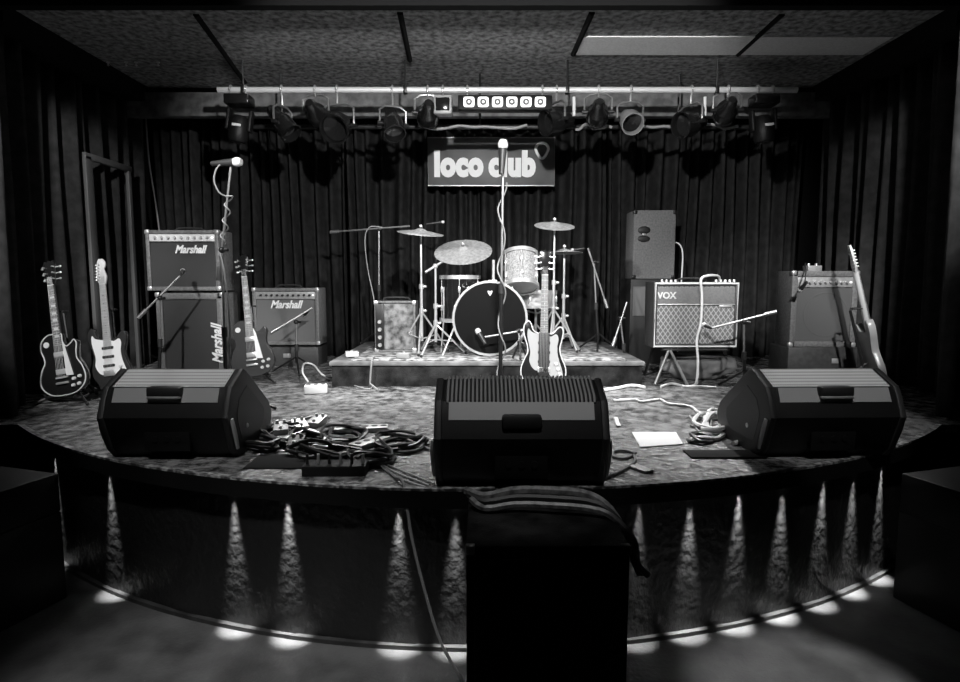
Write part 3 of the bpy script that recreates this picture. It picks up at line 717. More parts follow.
M_HEADB = mat('black_drum_head', 0.004, 0.5, spec=0.12)
bd = drum('bass_drum', 'black bass drum facing the room at the centre of the kit', (bx, BDY, RT + BDR + 0.014), (0, 1, 0), BDR, .42, M_LACQ, 10, M_HEADB, M_CREAM)
e = MB(Matrix.Translation((0, -.004, BDR * .70)))
e.prism([(-.022, .018), (-.010, .022), (0, .012), (.010, .022), (.022, .018), (.014, -.004), (0, -.022), (-.014, -.004)], 0, -.002); e.build('head_emblem', M_CREAM, bd)
for s in (-1, 1):
    MB().tube([(s * (BDR - .01), .05, -.05), (s * (BDR + .09), -.03, -BDR - .004)], .008, 8).build('spur', M_CHROME, bd)
mt = MB(); mt.cyl((0.03, .16, BDR - .005), (0.03, .16, BDR + .18), .012, seg=12); mt.box((0.03, .16, BDR + .005), (.06, .05, .03), .005); mt.build('tom_holder', M_CHROME, bd)
# tom over the bass drum
tp = at(521, 288, 4.9); rt_ = xat(537, 4.9, tp.z) - xat(504, 4.9, tp.z); rt_ = rt_ / 2
drum('tom_drum', 'pale sparkling tom mounted above the bass drum', tp, (0, .40, .92), rt_, .30, M_PALE, 6, M_CREAM, M_CREAM)
# floor tom at left of the bass drum
fp = at(460, 276, 5.12); fr_ = (xat(479, 5.12, 1.3) - xat(441, 5.12, 1.3)) / 2; fd_ = 0.38
ft_ = drum('floor_tom', 'dark floor tom on three chrome legs left of the bass drum', (fp.x, fp.y, fp.z - fd_), (0, 0, 1), fr_, fd_, M_LACQ, 6, M_CREAM, M_CREAM)
for a in (-2.4, -.7, 1.57):
    c, s = math.cos(a), math.sin(a); rr = fr_ + .018
    MB().tube([(rr * c, rr * s, fd_ * .75), (rr * c, rr * s, .02), ((rr + .03) * c, (rr + .03) * s, RT - (fp.z - fd_) + .006)], .007, 8).build('leg', M_CHROME, ft_)
# snare on its stand behind the tom
sp_ = at(536, 291, 5.25)
sn = drum('snare_drum', 'shallow chrome snare drum behind the tom', (sp_.x, sp_.y, sp_.z - .14), (0, 0, 1), .17, .14, M_CHROME, 8, M_CREAM, M_CREAM)
ss = thing('snare_stand', 'chrome stand under the snare drum', 'stand', (sp_.x, sp_.y, RT))
hz = sp_.z - .155 - RT
MB().tube([(0, 0, .12), (0, 0, hz - .03)], .012, 10).build('post', M_CHROME, ss)
for k in range(3):
    a = k * 2 * PI / 3 + .4; c, s = math.cos(a), math.sin(a)
    MB().tube([(0, 0, .22), (.2 * c, .2 * s, .010)], .008, 8).build('leg', M_CHROME, ss)
    MB().tube([(0, 0, hz - .04), (.15 * c, .15 * s, hz - .008), (.16 * c, .16 * s, hz)], .008, 8).build('basket_arm', M_CHROME, ss)
# drum throne behind
th_ = thing('drum_throne', 'round black drum stool behind the bass drum', 'stool', (xat(497, 5.6, 1), 5.6, RT))
MB().lathe([(0, .42), (.15, .42), (.165, .44), (.165, .49), (.15, .505), (0, .51)], 28).build('seat', M_TOLEX, th_)
MB().cyl((0, 0, .15), (0, 0, .42), .014).build('post', M_CHROME, th_)
for k in range(3):
    a = k * 2 * PI / 3; MB().tube([(0, 0, .26), (.24 * math.cos(a), .24 * math.sin(a), .01)], .009, 8).build('leg', M_CHROME, th_)
# cymbals and their stands
def cymbal_stand(label, px, Y, pivot_py, tip=None, legr=.24, low=None, legy=None, a0=.5):
    b = Vector((xat(px, Y, RT), Y, RT)); zp = zat(pivot_py, Y)
    t = thing('cymbal_stand', label, 'cymbal stand', b, (0, 0, 0), 'cymbal stands')
    H = zp - RT
    MB().tube([(0, 0, .10), (0, 0, H * .55)], .0125, 10).build('lower_tube', M_CHROME, t)
    MB().tube([(0, 0, H * .5), (0, 0, H)], .009, 10).build('upper_tube', M_CHROME, t)
    for zz in (H * .55, H * .33 + .02): 
        m = MB(); m.cyl((0, 0, zz - .02), (0, 0, zz + .02), .019, seg=12); m.ball((.03, 0, zz), .014, 8, sc=(1.2, .5, .8)); m.build('height_clamp', M_CHROME, t)
    for k in range(3):
        a = a0 + k * 2 * PI / 3; c, s = math.cos(a), math.sin(a)
        m = MB(); m.tube([(.012 * c, .012 * s, H * .33), (legr * c, legr * s, .012)], .008, 8); m.tube([(.01 * c, .01 * s, .12), (legr * .55 * c, legr * .55 * s, H * .33 * .45)], .005, 6)
        l = m.build('leg', M_CHROME, t); MB().ball((legr * c, legr * s, .012), .012, 8).build('rubber_foot', M_RUB, l)
    top = Vector((0, 0, H))
    if tip is not None:
        q = Vector(tip) - b; m = MB(); d = (q - top)
        m.tube([top - d * .35, q], .010, 8); m.ball(top, .022, 10); m.build('boom_arm', M_CHROME, t); top = q
    m = MB(); m.cyl(top, top + Vector((0, 0, .05)), .004, seg=8); m.cyl(top + Vector((0, 0, .035)), top + Vector((0, 0, .048)), .014, seg=10); m.build('wing_nut', M_CHROME, t)
    return b + top
def cymbal(label, p, r, tilt=(0, 0), name='cymbal'):
    n = Vector((tilt[0], tilt[1], 1))
    t = thing(name, label, 'cymbal', p, (0, 0, 0), 'cymbals')
    Mx = axis_m((0, 0, 0), n)
    MB(Mx).lathe([(.006, .022 * r / .2), (.02, .021 * r / .2), (.04, .012), (.05, .004), (r * .6, -.010 * r / .2 * 0.6), (r, -.020 * r / .2), (r, -.022 * r / .2), (r * .6, -.013 * r / .2 * .6), (.05, .001), (.02, .018), (.006, .019 * r / .2)], 48).build('plate', M_BRASS, t)
    MB(Mx).lathe([(0.004, .026), (.014, .026), (.014, .034), (.004, .034)], 12).build('felt', mat('grey_felt', .12, .95), t)
    return t
p = cymbal_stand('straight chrome cymbal stand at the left of the kit', 422, 4.95, 231)
cymbal('thin crash cymbal at the upper left of the kit', p, .19, (.10, -.16))
p = cymbal_stand('chrome boom cymbal stand beside the floor tom', 436, 4.85, 266, tip=at(463, 249, 5.0), a0=.1)
cymbal('large tilted ride cymbal above the floor tom', p, .24, (-.05, -.52))
p = cymbal_stand('straight chrome cymbal stand at the right of the kit', 553, 4.98, 224, a0=.25)
cymbal('crash cymbal at the upper right of the kit', p, .165, (.03, -.30))
p = cymbal_stand('chrome hi-hat stand at the far right of the kit', 563, 5.12, 251, a0=1.0, legr=.2)
cymbal('hi-hat cymbal pair low at the right of the kit', p, .155, (.0, .05), 'hi_hat')
# ------------------------------------------------------------------ microphones, stands, cables
def mic(label, tip, back, r=.025, L=.17, ball=True, group='microphones'):
    """microphone whose head is at tip and whose tail points to back"""
    tip = Vector(tip); d = (Vector(back) - tip).normalized()
    t = thing('microphone', label, 'microphone', tip, (0, 0, 0), group)
    Mx = axis_m((0, 0, 0), d)
    MB(Mx).lathe([(0, -r), (r * .7, -r * .75), (r, 0), (r * .95, r * .5), (r * .8, r * .9), (0, r * .9)], 18).build('grille_head', weave('mic_grille', .35, .75, 220, .35), t)
    MB(Mx).lathe([(0, r * .85), (r * .85, r * .85), (r * .8, r * 1.3), (r * .5, L), (0, L)], 16).build('handle', mat('mic_grey', .04, .4, .4), t)
    return t
def mic_stand(label, px, Y, pivot, a=None, b=None, legr=.28, base='tripod', ground=SZ, m=M_DKMET, group='microphone stands', a0=.4, x=None):
    B = Vector((xat(px, Y, ground) if x is None else x, Y, ground)); t = thing('microphone_stand', label, 'microphone stand', B, (0, 0, 0), group)
    P = Vector(pivot) - B
    MB().tube([(0, 0, .09), (P.x * .5, P.y * .5, P.z * .5)], .012, 10).build('lower_tube', m, t)
    MB().tube([(P.x * .45, P.y * .45, P.z * .45), P], .008, 10).build('upper_tube', M_CHROME if m is not M_DKMET else M_GREYMET, t)
    MB().cyl((P.x * .5, P.y * .5, P.z * .5 - .03), (P.x * .5, P.y * .5, P.z * .5 + .03), .017, seg=12).build('height_clutch', M_RUB, t)
    if base == 'tripod':
        for k in range(3):
            q = a0 + k * 2 * PI / 3; c, s = math.cos(q), math.sin(q)
            l = MB().tube([(0, 0, .14), (legr * c, legr * s, .011)], .008, 8).build('leg', m, t)
            MB().ball((legr * c, legr * s, .011), .011, 8).build('rubber_foot', M_RUB, l)
    else:
        MB().lathe([(0, 0), (.13, 0), (.13, .012), (.02, .03), (.016, .10), (0, .10)], 32).build('round_base', m, t)
    if a is not None:
        A, E = Vector(a) - B, Vector(b) - B
        MB().tube([A, E], .0075, 8).build('boom', M_GREYMET, t)
        mm = MB(); mm.ball(P, .02, 10); mm.cyl(P, P + Vector((.04, -.01, 0)), .009, seg=8); mm.build('boom_clamp', M_DKMET, t)
        d = (E - A).normalized(); MB().cyl(A - d * .01, A + d * .07, .015, seg=12).build('counterweight', M_GREYMET, t)
    return t
def lie(*pp, r=.006): return [deck(x, y, r + .001) for x, y in pp]
# centre vocal stand
Y = 3.55
top = at(503, 158, Y)
mic_stand('tall straight microphone stand rising behind the centre monitor', 500, Y, top, base='round', legr=.2)
mic('silver ball-headed microphone on the tall centre stand', at(503, 144, Y - .02), top + Vector((-.012, -.03, -.14)), .030)
MB_ = [top + Vector((-.01, -.03, -.13))]
cw = []
z0, z1 = SZ + .02, top.z - .14
for k in range(60):
    f = k / 59; a = f * 26; rr = .022 + .006 * math.sin(f * 19)
    cw.append((xat(500, Y, SZ) + (top.x - xat(500, Y, SZ)) * (1 - f) + rr * math.cos(a), Y - .005 + rr * math.sin(a), z1 + (z0 - z1) * f))
cable('pale cable spiralling down the tall centre microphone stand', cw, .0045, M_CABG, 3)
# left vocal stand
Y = 3.6
pv = at(222, 250, Y); tp_ = at(231, 166, Y)
mic_stand('tall microphone stand behind the left monitor', 227, Y, pv, pv + (pv - tp_) * .35, tp_, a0=.2)
mic('ball-headed microphone on the tall stand behind the left monitor', at(238, 162, Y - .02), at(222, 163, Y), .028)
cl = [at(223, 163, Y), at(217, 168, Y - .02), at(214, 180, Y - .03), at(219, 192, Y - .03), at(226, 196, Y - .01)]
for k in range(30):
    f = k / 29; q = tp_ * (1 - f) + pv * f if False else at(229 - 7 * f, 196 + 54 * f, Y)
    cl.append(q + Vector((.018 * math.cos(f * 22), .018 * math.sin(f * 22), 0)))
cl += [at(224, 270, Y - .03), at(230, 330, Y - .03), Vector((xat(230, Y, SZ), Y - .04, SZ + .05)), Vector((xat(224, Y, SZ) , Y - .15, SZ + .006))]
cable('pale cable coiled down the tall left microphone stand', cl, .0045, M_CABG, 3)
# low boom stand before the stack
Y = 4.45
pv = at(160, 298, Y); mic_stand('low boom microphone stand in front of the left amplifier stack', 160, Y, pv, at(139, 317, Y - .05), at(180, 276, Y + .06), a0=1.2)
mic('small dark microphone aimed at the left amplifier stack', at(183, 271, Y + .20), at(181, 275, Y + .06), .02, .13)
# mic at second combo
Y = 5.15
pv = at(296, 322, Y); mic_stand('short boom microphone stand before the combo left of the drums', 297, Y, pv, at(272, 332, Y - .05), at(312, 308, Y + .12), a0=.9, legr=.22)
mic('small microphone aimed at the combo left of the drums', at(304, 315, Y + .22), at(310, 309, Y + .12), .02, .10)
# drum overheads
Y = 5.5
pv = at(379, 229, Y); mic_stand('tall boom microphone stand at the left end of the drum platform', 379, Y, pv, at(331, 232, Y), at(410, 226, Y - .02), ground=RT, a0=.5, legr=.22)
mic('slim overhead microphone reaching toward the left crash cymbal', at(443, 222, Y - .04), at(410, 226, Y - .02), .014, .15)
cable('thin cable looping down the left overhead microphone stand', [at(384, 228, Y - .03), at(370, 227, Y - .03), at(365, 240, Y - .03), at(368, 270, Y - .03), at(374, 300, Y - .03), at(378, 340, Y - .03), Vector((xat(372, Y, RT), Y - .2, RT + .006))], .005, M_CABG)
Y = 5.2
pv = at(594, 262, Y); mic_stand('boom microphone stand at the right end of the drum platform', 598, Y, pv, at(607, 307, Y - .05), at(588, 248, Y), ground=RT, a0=.3, legr=.18)
mic('slim microphone angled over the hi-hat', at(572, 250, Y), at(588, 248, Y), .014, .11)
# mic in front of bass drum
Y = 4.60
pv = at(487, 338, Y); mic_stand('tiny boom stand for the bass drum microphone', 520, Y - .05, at(519, 331, Y), at(526, 330, Y), at(485, 337, Y), ground=RT - .008 if False else RT, a0=.5, legr=.06)
mic('fat dark microphone in front of the bass drum head', at(478, 331, Y + .05), at(486, 345, Y), .024, .12)
# mic at the diamond-grille amp
Y = 4.35
pv = at(744, 322, Y); mic_stand('boom microphone stand at the right of the lattice-fronted amplifier', 744, Y, pv, at(775, 312, Y - .03), at(712, 328, Y + .05), a0=.1, legr=.2)
mic('small microphone aimed at the lattice-fronted amplifier', at(704, 325, Y + .12), at(712, 328, Y + .05), .02, .08)
# mic over the square amp
Y = 4.47
pv = at(803, 284, Y); mic('small pale microphone hung on the front of the square right-hand amplifier', at(800, 290, Y + .12), at(806, 283, Y + .05), .02, .10)
cable('black cable holding the microphone over the front of the square right-hand amplifier', [at(803, 286, Y + .08), at(805, 280, Y + .12), at(806, 270, Y + .20), at(805, 266, Y + .32), at(806, 266, Y + .52), at(806, 300, Y + .62)], .005, M_CABB)
# stands gathered right of the kit
Y = 4.95
mic_stand('low boom microphone stand between the drum platform and tall grey speaker', 622, 5.0, at(620, 318, 5.0), at(613, 345, 4.95), at(627, 302, 5.0), a0=.2, legr=.16, x=xat(656, 5.0, SZ) - .24)
# ------------------------------------------------------------------ cables and clutter on the deck
cable('white cable hanging over the front of the lattice-fronted amplifier', [at(720, 283, 4.85), at(718, 276, 4.78), at(707, 276, 4.68), at(701, 280, 4.575), at(702, 296, 4.575), at(701, 322, 4.575), at(697, 340, 4.575), at(698, 360, 4.50), at(697, 380, 4.44), deck(693, 387, .010), deck(682, 388, .010)], .010, M_CABW)
cable('white cable lying along the foot of the drum platform', lie((600, 392), (616, 390), (632, 387), (645, 389), r=.012), .012, M_CABW)
cable('white cable lying before the lattice-fronted amplifier', lie((661, 388), (672, 385), (686, 388), (700, 388), (716, 389), r=.010), .010, M_CABW)
cable('white cable running across the boards right of the centre monitor', lie((614, 402), (634, 401), (642, 403), (660, 401), (668, 405), (690, 408), (697, 413), (702, 415), r=.009), .009, M_CABW)
rnd = random.Random(9)
def tangle(cx, cy, wx, wy, n, r, turns, lift=.03):
    pts = []
    for k in range(n):
        a = k / n * turns * 2 * PI + rnd.uniform(-.4, .4); q = rnd.uniform(.5, 1)
        p = deck(cx + wx * q * math.cos(a), cy + wy * q * math.sin(a), r + .001 + lift * rnd.random() * (k / n)); pts.append(p)
    return pts
cable('pale tangled cable heap beside the right monitor', tangle(718, 427, 24, 13, 30, .012, 4.5, .08), .012, M_CABW)
cable('thin pale cable coil left of the right monitor', tangle(700, 424, 12, 10, 16, .005, 2.6), .005, M_CABG)
cable('thick white cable loop below the pale cable heap', lie((688, 443), (700, 440), (716, 441), (726, 436), (735, 437), (740, 443), (733, 446), r=.012), .012, M_CABW)
cable('dark cable heap tucked beside the right monitor', tangle(700, 440, 16, 5, 16, .009, 2.5, .03), .009, M_CABB)
# taped sheet, dark mat
pa = [deck(632, 433, .002), deck(676, 433, .002), deck(683, 445, .002), deck(640, 448, .002)]
pm = MB(); vs = [pm.bm.verts.new(p) for p in pa] + [pm.bm.verts.new(p + Vector((0, 0, .004))) for p in pa]
for f in ((0, 1, 2, 3), (4, 5, 6, 7), (0, 1, 5, 4), (1, 2, 6, 5), (2, 3, 7, 6), (3, 0, 4, 7)): pm.bm.faces.new([vs[i] for i in f])
tag(pm.build('paper_sheet', mat('white_paper', .75, .8)), 'white sheet of paper on the boards right of the centre monitor', 'paper')
dm = deck(724, 455); MBm = MB().box((dm.x, dm.y, SZ + .004), (.34, .12, .008), .003)
tag(MBm.build('dark_floor_sheet', mat('black_mat_and_shade', .005, .8, spec=.1)), 'thin black mat on the boards left of the right monitor', 'mat')
cable('pale cable looped at the right corner of the centre monitor', lie((636, 455), (626, 452), (614, 453), (614, 458), (624, 460), (634, 457), (634, 464), (622, 472), (606, 479), (594, 484), r=.007), .007, M_CABG)
tp2 = MB().box((0, 0, .006), (.05, .10, .012), .004).build('tape_scrap', M_CREAM); p = deck(641, 470); tp2.location = p; tp2.rotation_euler = (0, 0, .5)
tag(tp2, 'scrap of white tape near the stage edge right of centre', 'tape')
tp3 = MB().box((0, 0, .006), (.025, .20, .012), .004).build('tape_scrap', M_CREAM); p = deck(617, 423); tp3.location = p; tp3.rotation_euler = (0, 0, -.15)
tag(tp3, 'strip of white tape against the right side of the centre monitor', 'tape')
# power strip and clutter on the left
pw = thing('power_strip', 'white power block in front of the combo left of the drums', 'power strip', deck(316, 393), (0, 0, .25))
MB().box((0, 0, .03), (.16, .10, .06), .012).build('casing', M_WHITE, pw)
for k in range(3): MB().cyl((-.05 + .05 * k, -.0, .060), (-.05 + .05 * k, 0, .063), .016, seg=14).build('socket', M_BLACK, pw)
cable('white lead curling up from the white power block', [deck(308, 390, .064), deck(303, 384, .09), deck(305, 378, .12), deck(314, 377, .10), deck(322, 383, .07), deck(330, 380, .02), deck(338, 374, .008)], .007, M_CABW)
# pedals and socket strips
def pedal(label, px, py, rz, m, sx=.075, sy=.12, h=.045):
    t = thing('effects_pedal', label, 'effects pedal', deck(px, py), (0, 0, rz), 'effects pedals')
    MB().prismx([(-sy / 2, 0), (sy / 2, 0), (sy / 2, h), (-sy / 2, h * .6)], -sx / 2, sx / 2, bev=.003).build('pedal_body', m, t)
    for s in (-1, 1): MB().cyl((s * sx * .25, sy * .3, h * .9), (s * sx * .25, sy * .3, h + .012), .009, .008, 10).build('knob', M_STEEL, t)
    MB().cyl((0, -sy * .3, h * .62), (0, -sy * .3, h * .9), .009, seg=10).build('footswitch', M_CHROME, t)
pedal('dark effects pedal nearest the left monitor on the boards', 281, 432, .3, M_SATIN)
pedal('grey effects pedal behind the row of socket strips', 317, 425, -.2, M_GREYMET)
pedal('black effects pedal between the left monitor and the cable box', 296, 447, .1, M_SHELL)
pedal('silver effects pedal just right of the left monitor', 300, 429, .5, M_STEEL)
def strip(label, pa, pb, m, n=5, w=.085, h=.026):
    a, b = deck(*pa), deck(*pb); L = (b - a).length; c = (a + b) / 2
    t = thing('power_strip', label, 'power strip', c, (0, 0, math.atan2(b.y - a.y, b.x - a.x)), 'socket strips on the boards')
    MB().box((0, 0, h / 2), (L, w, h), .008).build('casing', m, t)
    for k in range(n): MB().cyl((-L / 2 + L * (k + .5) / n, 0, h), (-L / 2 + L * (k + .5) / n, 0, h + .002), .016, seg=14).build('socket', M_DKMET, t)
strip('pale socket strip farthest back in the cable clutter left of centre', (334, 432), (388, 430), M_CREAM, 6)
strip('pale slanted socket strip nearest the stage edge', (354, 450), (387, 439), M_CREAM, 4)
strip('grey socket strip between the two pale strips', (326, 443), (350, 442), mat('grey_plastic', .35, .5), 4)
sb = thing('stage_box', 'dark connector box with upright plugs near the stage edge left of centre', 'stage box', deck(336, 473), (0, 0, .02))
MB().box((0, 0, .022), (.26, .10, .044), .006).build('casing', M_SHELL, sb)
for k in range(6):
    q = MB(); q.cyl((-.115 + k * .046, -.01, .043), (-.115 + k * .046, -.01, .085), .007, .006, 10); q.build('plug', M_STEEL if k % 2 else M_DKMET, sb)
dm = deck(322, 462)
tag(MB().box((dm.x, dm.y, SZ + .003), (.62, .20, .006), .002).build('dark_floor_sheet', mat('black_mat_and_shade', .005, .8, spec=.1)), 'thin black sheet standing for shade under the connector box near the stage edge', 'mat')  # sheet laid to darken the shaded boards among the clutter
for i, (x_, y_, wx_, wy_, b) in enumerate(((262, 446, 22, 8, 'dark cable heap against the right end of the left monitor'), (372, 462, 26, 7, 'dark cable heap right of the connector box'), (325, 455, 40, 6, 'long dark cable heap behind the connector box'))):
    cable(b, tangle(x_, y_, wx_, wy_, 30, .009, 4.5, .06), .009, M_CABB, 6)
for i, (a, b) in enumerate((((283, 436), 'dark cable heap beside the left monitor'), ((310, 445), 'dark cable heap between the pedals and the pale strips'), ((345, 438), 'dark cable heap under the slanted socket strip'), ((400, 446), 'flat dark cable heap left of the centre monitor'))):
    cable(b, tangle(a[0], a[1], 30, 9, 34, .008, 5, .05), .008, M_CABB if i != 1 else mat('glossy_dark_cable', .06, .3), 6)
cable('grey cable arching right from the socket strips', lie((386, 430), (396, 434), (405, 440), (418, 446), (432, 452), r=.008), .008, M_CABG)
cable('grey cable crossing the boards behind the left monitor', lie((268, 428), (280, 424), (296, 422), (312, 418), (330, 419), r=.007), .007, M_CABG)
for i, (a, nm) in enumerate((((0, 0), 'upper'), ((-3, 3), 'middle'), ((-6, 6), 'lower'))):
    cable('thin pale lead of the three fanning to the centre monitor, the %s one' % nm, lie((379 + a[0] * .2, 463 + a[1] * .2), (398 + a[0], 470 + a[1]), (418 + a[0], 478 + a[1]), (434 + a[0] * 1.5, 485 + a[1] * .5), r=.004), .004, M_CABW)
ee = deck(400, 484, .006)
cable('pale cable dropping over the stage edge left of the black front box', [deck(380, 465, .006), deck(394, 478, .006), Vector((xat(404, 2.27, SZ), 2.262, SZ + .008)), Vector((xat(410, 2.2, .5), 2.235, .50)), Vector((xat(424, 2.2, .3), 2.20, .30)), Vector((xat(440, 2.15, .15), 2.15, .12)), Vector((xat(462, 2.05, .02), 2.08, .008)), Vector((xat(470, 2.03, 0), 1.98, .008))], .006, M_CABG)
cable('dark cable in front of the drum platform at left', lie((338, 372), (350, 384), (368, 390), (374, 386)), .006, M_CABG)
cable('pale cable hanging over the front of the drum platform', [Vector((xat(374, 4.6, RT), 4.6, RT + .006)), Vector((xat(372, 4.45, RT), 4.445, RT + .006)), Vector((xat(370, 4.43, .7), 4.43, .70)), Vector((xat(371, 4.4, .6), 4.40, SZ + .03)), deck(378, 391, .007)], .007, M_CABG)
cable('thin cable dangling at the left in front of the back curtain', [at(146, 118, 6.1), at(149, 160, 6.1), at(155, 200, 6.1), at(160, 240, 6.1), at(162, 300, 6.1)], .008, M_CABG)
p = at(823, 150, 5.95); q = Vector((p.x, 5.95, SZ))
pl_ = thing('curtain_pole', 'thin pale upright pole against the right of the back curtain', 'pole', q)
MB().tube([(0, 0, .02), (0, 0, p.z - SZ)], .010, 8).build('tube', M_GREYMET, pl_); MB().lathe([(0, 0), (.08, 0), (.08, .012), (.015, .025), (0, .025)], 20).build('foot', M_DKMET, pl_)
# items on the rug's left corner
for i, (px, Yv, m, lab) in enumerate(((352, 4.72, M_CREAM, 'pale box at the left corner of the drum platform'), (404, 4.62, M_SATIN, 'dark box on the rug below the left cymbal stands'))):
    t = thing('effects_pedal', lab, 'effects pedal', (xat(px, Yv, RT), Yv, RT), (0, 0, .3 - i * .5), 'effects pedals')
    MB().box((0, 0, .02), (.10, .08, .04), .006).build('pedal_body', m, t); MB().cyl((0, 0, .04), (0, 0, .05), .012, seg=10).build('knob', M_STEEL, t)
# ------------------------------------------------------------------ black box in front of the stage
YX = 1.74
zt = zat(549, YX)
cx, w = span(466, 632, YX, zt)
bxo = thing('subwoofer', 'big black speaker box standing on the floor before the stage centre', 'speaker', (cx, YX + .22, 0))
c = MB(); c.box((0, 0.01, zt / 2 + .01), (w, .42, zt - .02), .006); c.build('cabinet', mat('scuffed_black_box', .004, .5, spec=.2, g2=.02, scale=14, bump=.2, bscale=120), bxo)
MB().box((0, -.205, zt / 2), (w - .05, .012, zt - .08), .004).build('grille', weave('black_mesh', .006, .014, 120, .6), bxo)
for sx in (-1, 1):
    for sy in (-1, 1): MB().lathe([(0, 0), (.02, 0), (.024, .022), (0, .022)], 12, M=Matrix.Translation((sx * (w / 2 - .05), sy * .16, 0))).build('foot', M_RUB, bxo)
MB().box((-w / 2 + .012, -.195, zt - .012), (.03, .03, .03), .006).build('corner_guard', M_STEEL, bxo)  # steel piece standing in for an L of white tape
MB().box((w / 2 - .012, -.195, zt - .012), (.03, .03, .03), .006).build('corner_guard', M_DKMET, bxo)
yb = YX + .30
M_LOOM = mat('taped_cable_loom', .08, .38, g2=.25, scale=40)
for i, (dy, dz, r, lab) in enumerate(((0.06, .030, .016, 'thick dark cable loom farthest back over the black front box'), (0.02, .020, .013, 'dark cable loom over the middle of the black front box'), (-.03, .016, .012, 'dark cable loom nearest the room over the black front box'))):
    pts = [Vector((cx - .26 + .01 * i, yb + dy + .06, zt + .012 + .02)), Vector((cx - .19, yb + dy + .01, zt + r + dz * .4)), Vector((cx - .08, yb + dy + .02, zt + r + dz)), Vector((cx + .06, yb + dy, zt + r + dz * 1.2)), Vector((cx + .17, yb + dy - .02, zt + r + dz)), Vector((cx + .235, yb + dy - .05, zt + r + .002)), Vector((cx + w / 2 + .035 + .008 * i, yb + dy - .09, zt - .05)), Vector((cx + w / 2 + .065, yb + dy - .10, zt - .13)), Vector((cx + w / 2 + .10, yb + dy - .10, zt - .21 + .02 * i))]
    cable(lab, pts, r, M_LOOM if i != 1 else M_CABB)
MB().tube([(0, 0, 0), (0.002, 0, .05)], .003, 6)
# ------------------------------------------------------------------ sign
YG = 6.0
a, b = at(428, 186, YG), at(555, 137, YG)
sg = thing('club_sign', 'dark rectangular sign with rounded white lettering hung on the back curtain', 'sign', ((a.x + b.x) / 2, YG + .03, a.z))
W, H = b.x - a.x, b.z - a.z
MB().box((0, 0, H / 2), (W, .05, H), .004).build('panel', mat('grey_sign_panel', .07, .5, g2=.10, scale=5), sg)
fq = [(-W / 2, 0.004), (W / 2, 0.004), (W / 2, H - .004), (-W / 2, H - .004)]
MB().tube([(x, -.026, z) for x, z in fq], .006, 6, True).build('frame', M_GREYMET, sg)
lt = at(486, 165, YG)
M_SIGNW = mat('white_sign_letters', .85, .5)
lettering('lettering', 'loco', .315, M_SIGNW, sg, (at(458.5, 164, YG).x - sg.location.x, -.03, lt.z - a.z), .004, .021, 0, sx=.80, spacing=1.08)
lettering('lettering', 'club', .315, M_SIGNW, sg, (at(512, 164, YG).x - sg.location.x, -.03, lt.z - a.z), .004, .021, 0, sx=.80, spacing=1.08)
q = at(542, 149, YG); ring = []
for k in range(24):
    a_ = 2 * PI * k / 24; rr = 1.0
    x = .062 * math.cos(a_); z = .058 * math.sin(a_)
    if z < 0: x *= 1 + z * 6; z *= 1.55
    ring.append((q.x - sg.location.x + x, -.03, q.z - a_ * 0 - sg.location.z + z))
MB().tube(ring, .014, 8, True).build('emblem', M_SIGNW, sg)['label'] = 'white drop-shaped ring emblem'
MB().box((0, .06, H * .6), (.2, .08, .1)).build('bracket', M_DKMET, sg)
# ------------------------------------------------------------------ lighting pipe and fixtures
YP = 5.0
pL, pR = at(218, 91, YP), at(797, 89, YP); zp = (pL.z + pR.z) / 2
pipe = thing('lighting_pipe', 'long pale horizontal pipe carrying the stage lamps', 'pipe', (0, YP, zp))
MB().tube([(pL.x, 0, 0), (pR.x, 0, 0)], .024, 14).build('tube', mat('galvanised_pipe', .75, .45, .4), pipe)
for x in (-1.9, -.6, .7, 1.9):
    m = MB(); m.tube([(x, 0, .0), (x, 0, CEIL - zp)], .008, 8); m.box((x, 0, .0), (.03, .06, .06), .006); m.build('hanger', M_DKMET, pipe)
YQ = 5.32; zq = zat(127, YQ)
p2 = thing('lighting_pipe', 'lower dark pipe hidden behind the hanging stage lamps', 'pipe', (0, YQ, zq))
MB().tube([(xat(225, YQ, zq), 0, 0), (xat(750, YQ, zq), 0, 0)], .02, 12).build('tube', M_DKMET, p2)
for x in (-1.7, 0, 1.7): MB().tube([(x, 0, 0), (x, 0, CEIL - zq)], .008, 8).build('hanger', M_DKMET, p2)
def bunch(label, pa, pb, seed):
    rn = random.Random(seed); pts = []
    n = 9
    for k in range(n):
        f = k / (n - 1); pts.append(at(pa + (pb - pa) * f, 127 + rn.uniform(-2.5, 2.5), YQ - .035))
    cable(label, pts, .012, M_CABG, 5, 'cable', 'cables tied to the lower pipe')
bunch('pale taped cable bundle on the lower pipe above the lettered sign', 418, 527, 1)
bunch('pale taped cable bundle on the lower pipe right of the lettered sign', 575, 612, 2)
bunch('pale taped cable bundle on the lower pipe at its right end', 640, 738, 3)
def clamp(t, x, y, z, dz):                    # hook clamp from the lamp's yoke up to the pipe (local)
    m = MB(); m.tube(cat([(x, y - .03, dz - .02), (x, y - .032, dz + .018), (x, y, dz + .031), (x, y + .03, dz + .012)], 4), .008, 6)
    m.tube([(x, y - .03, dz - .02), (x, y - .005, dz - .05), (x, y, z)], .007, 6); m.ball((x, y - .035, dz), .011, 8)
    m.build('hook_clamp', M_STEEL, t)
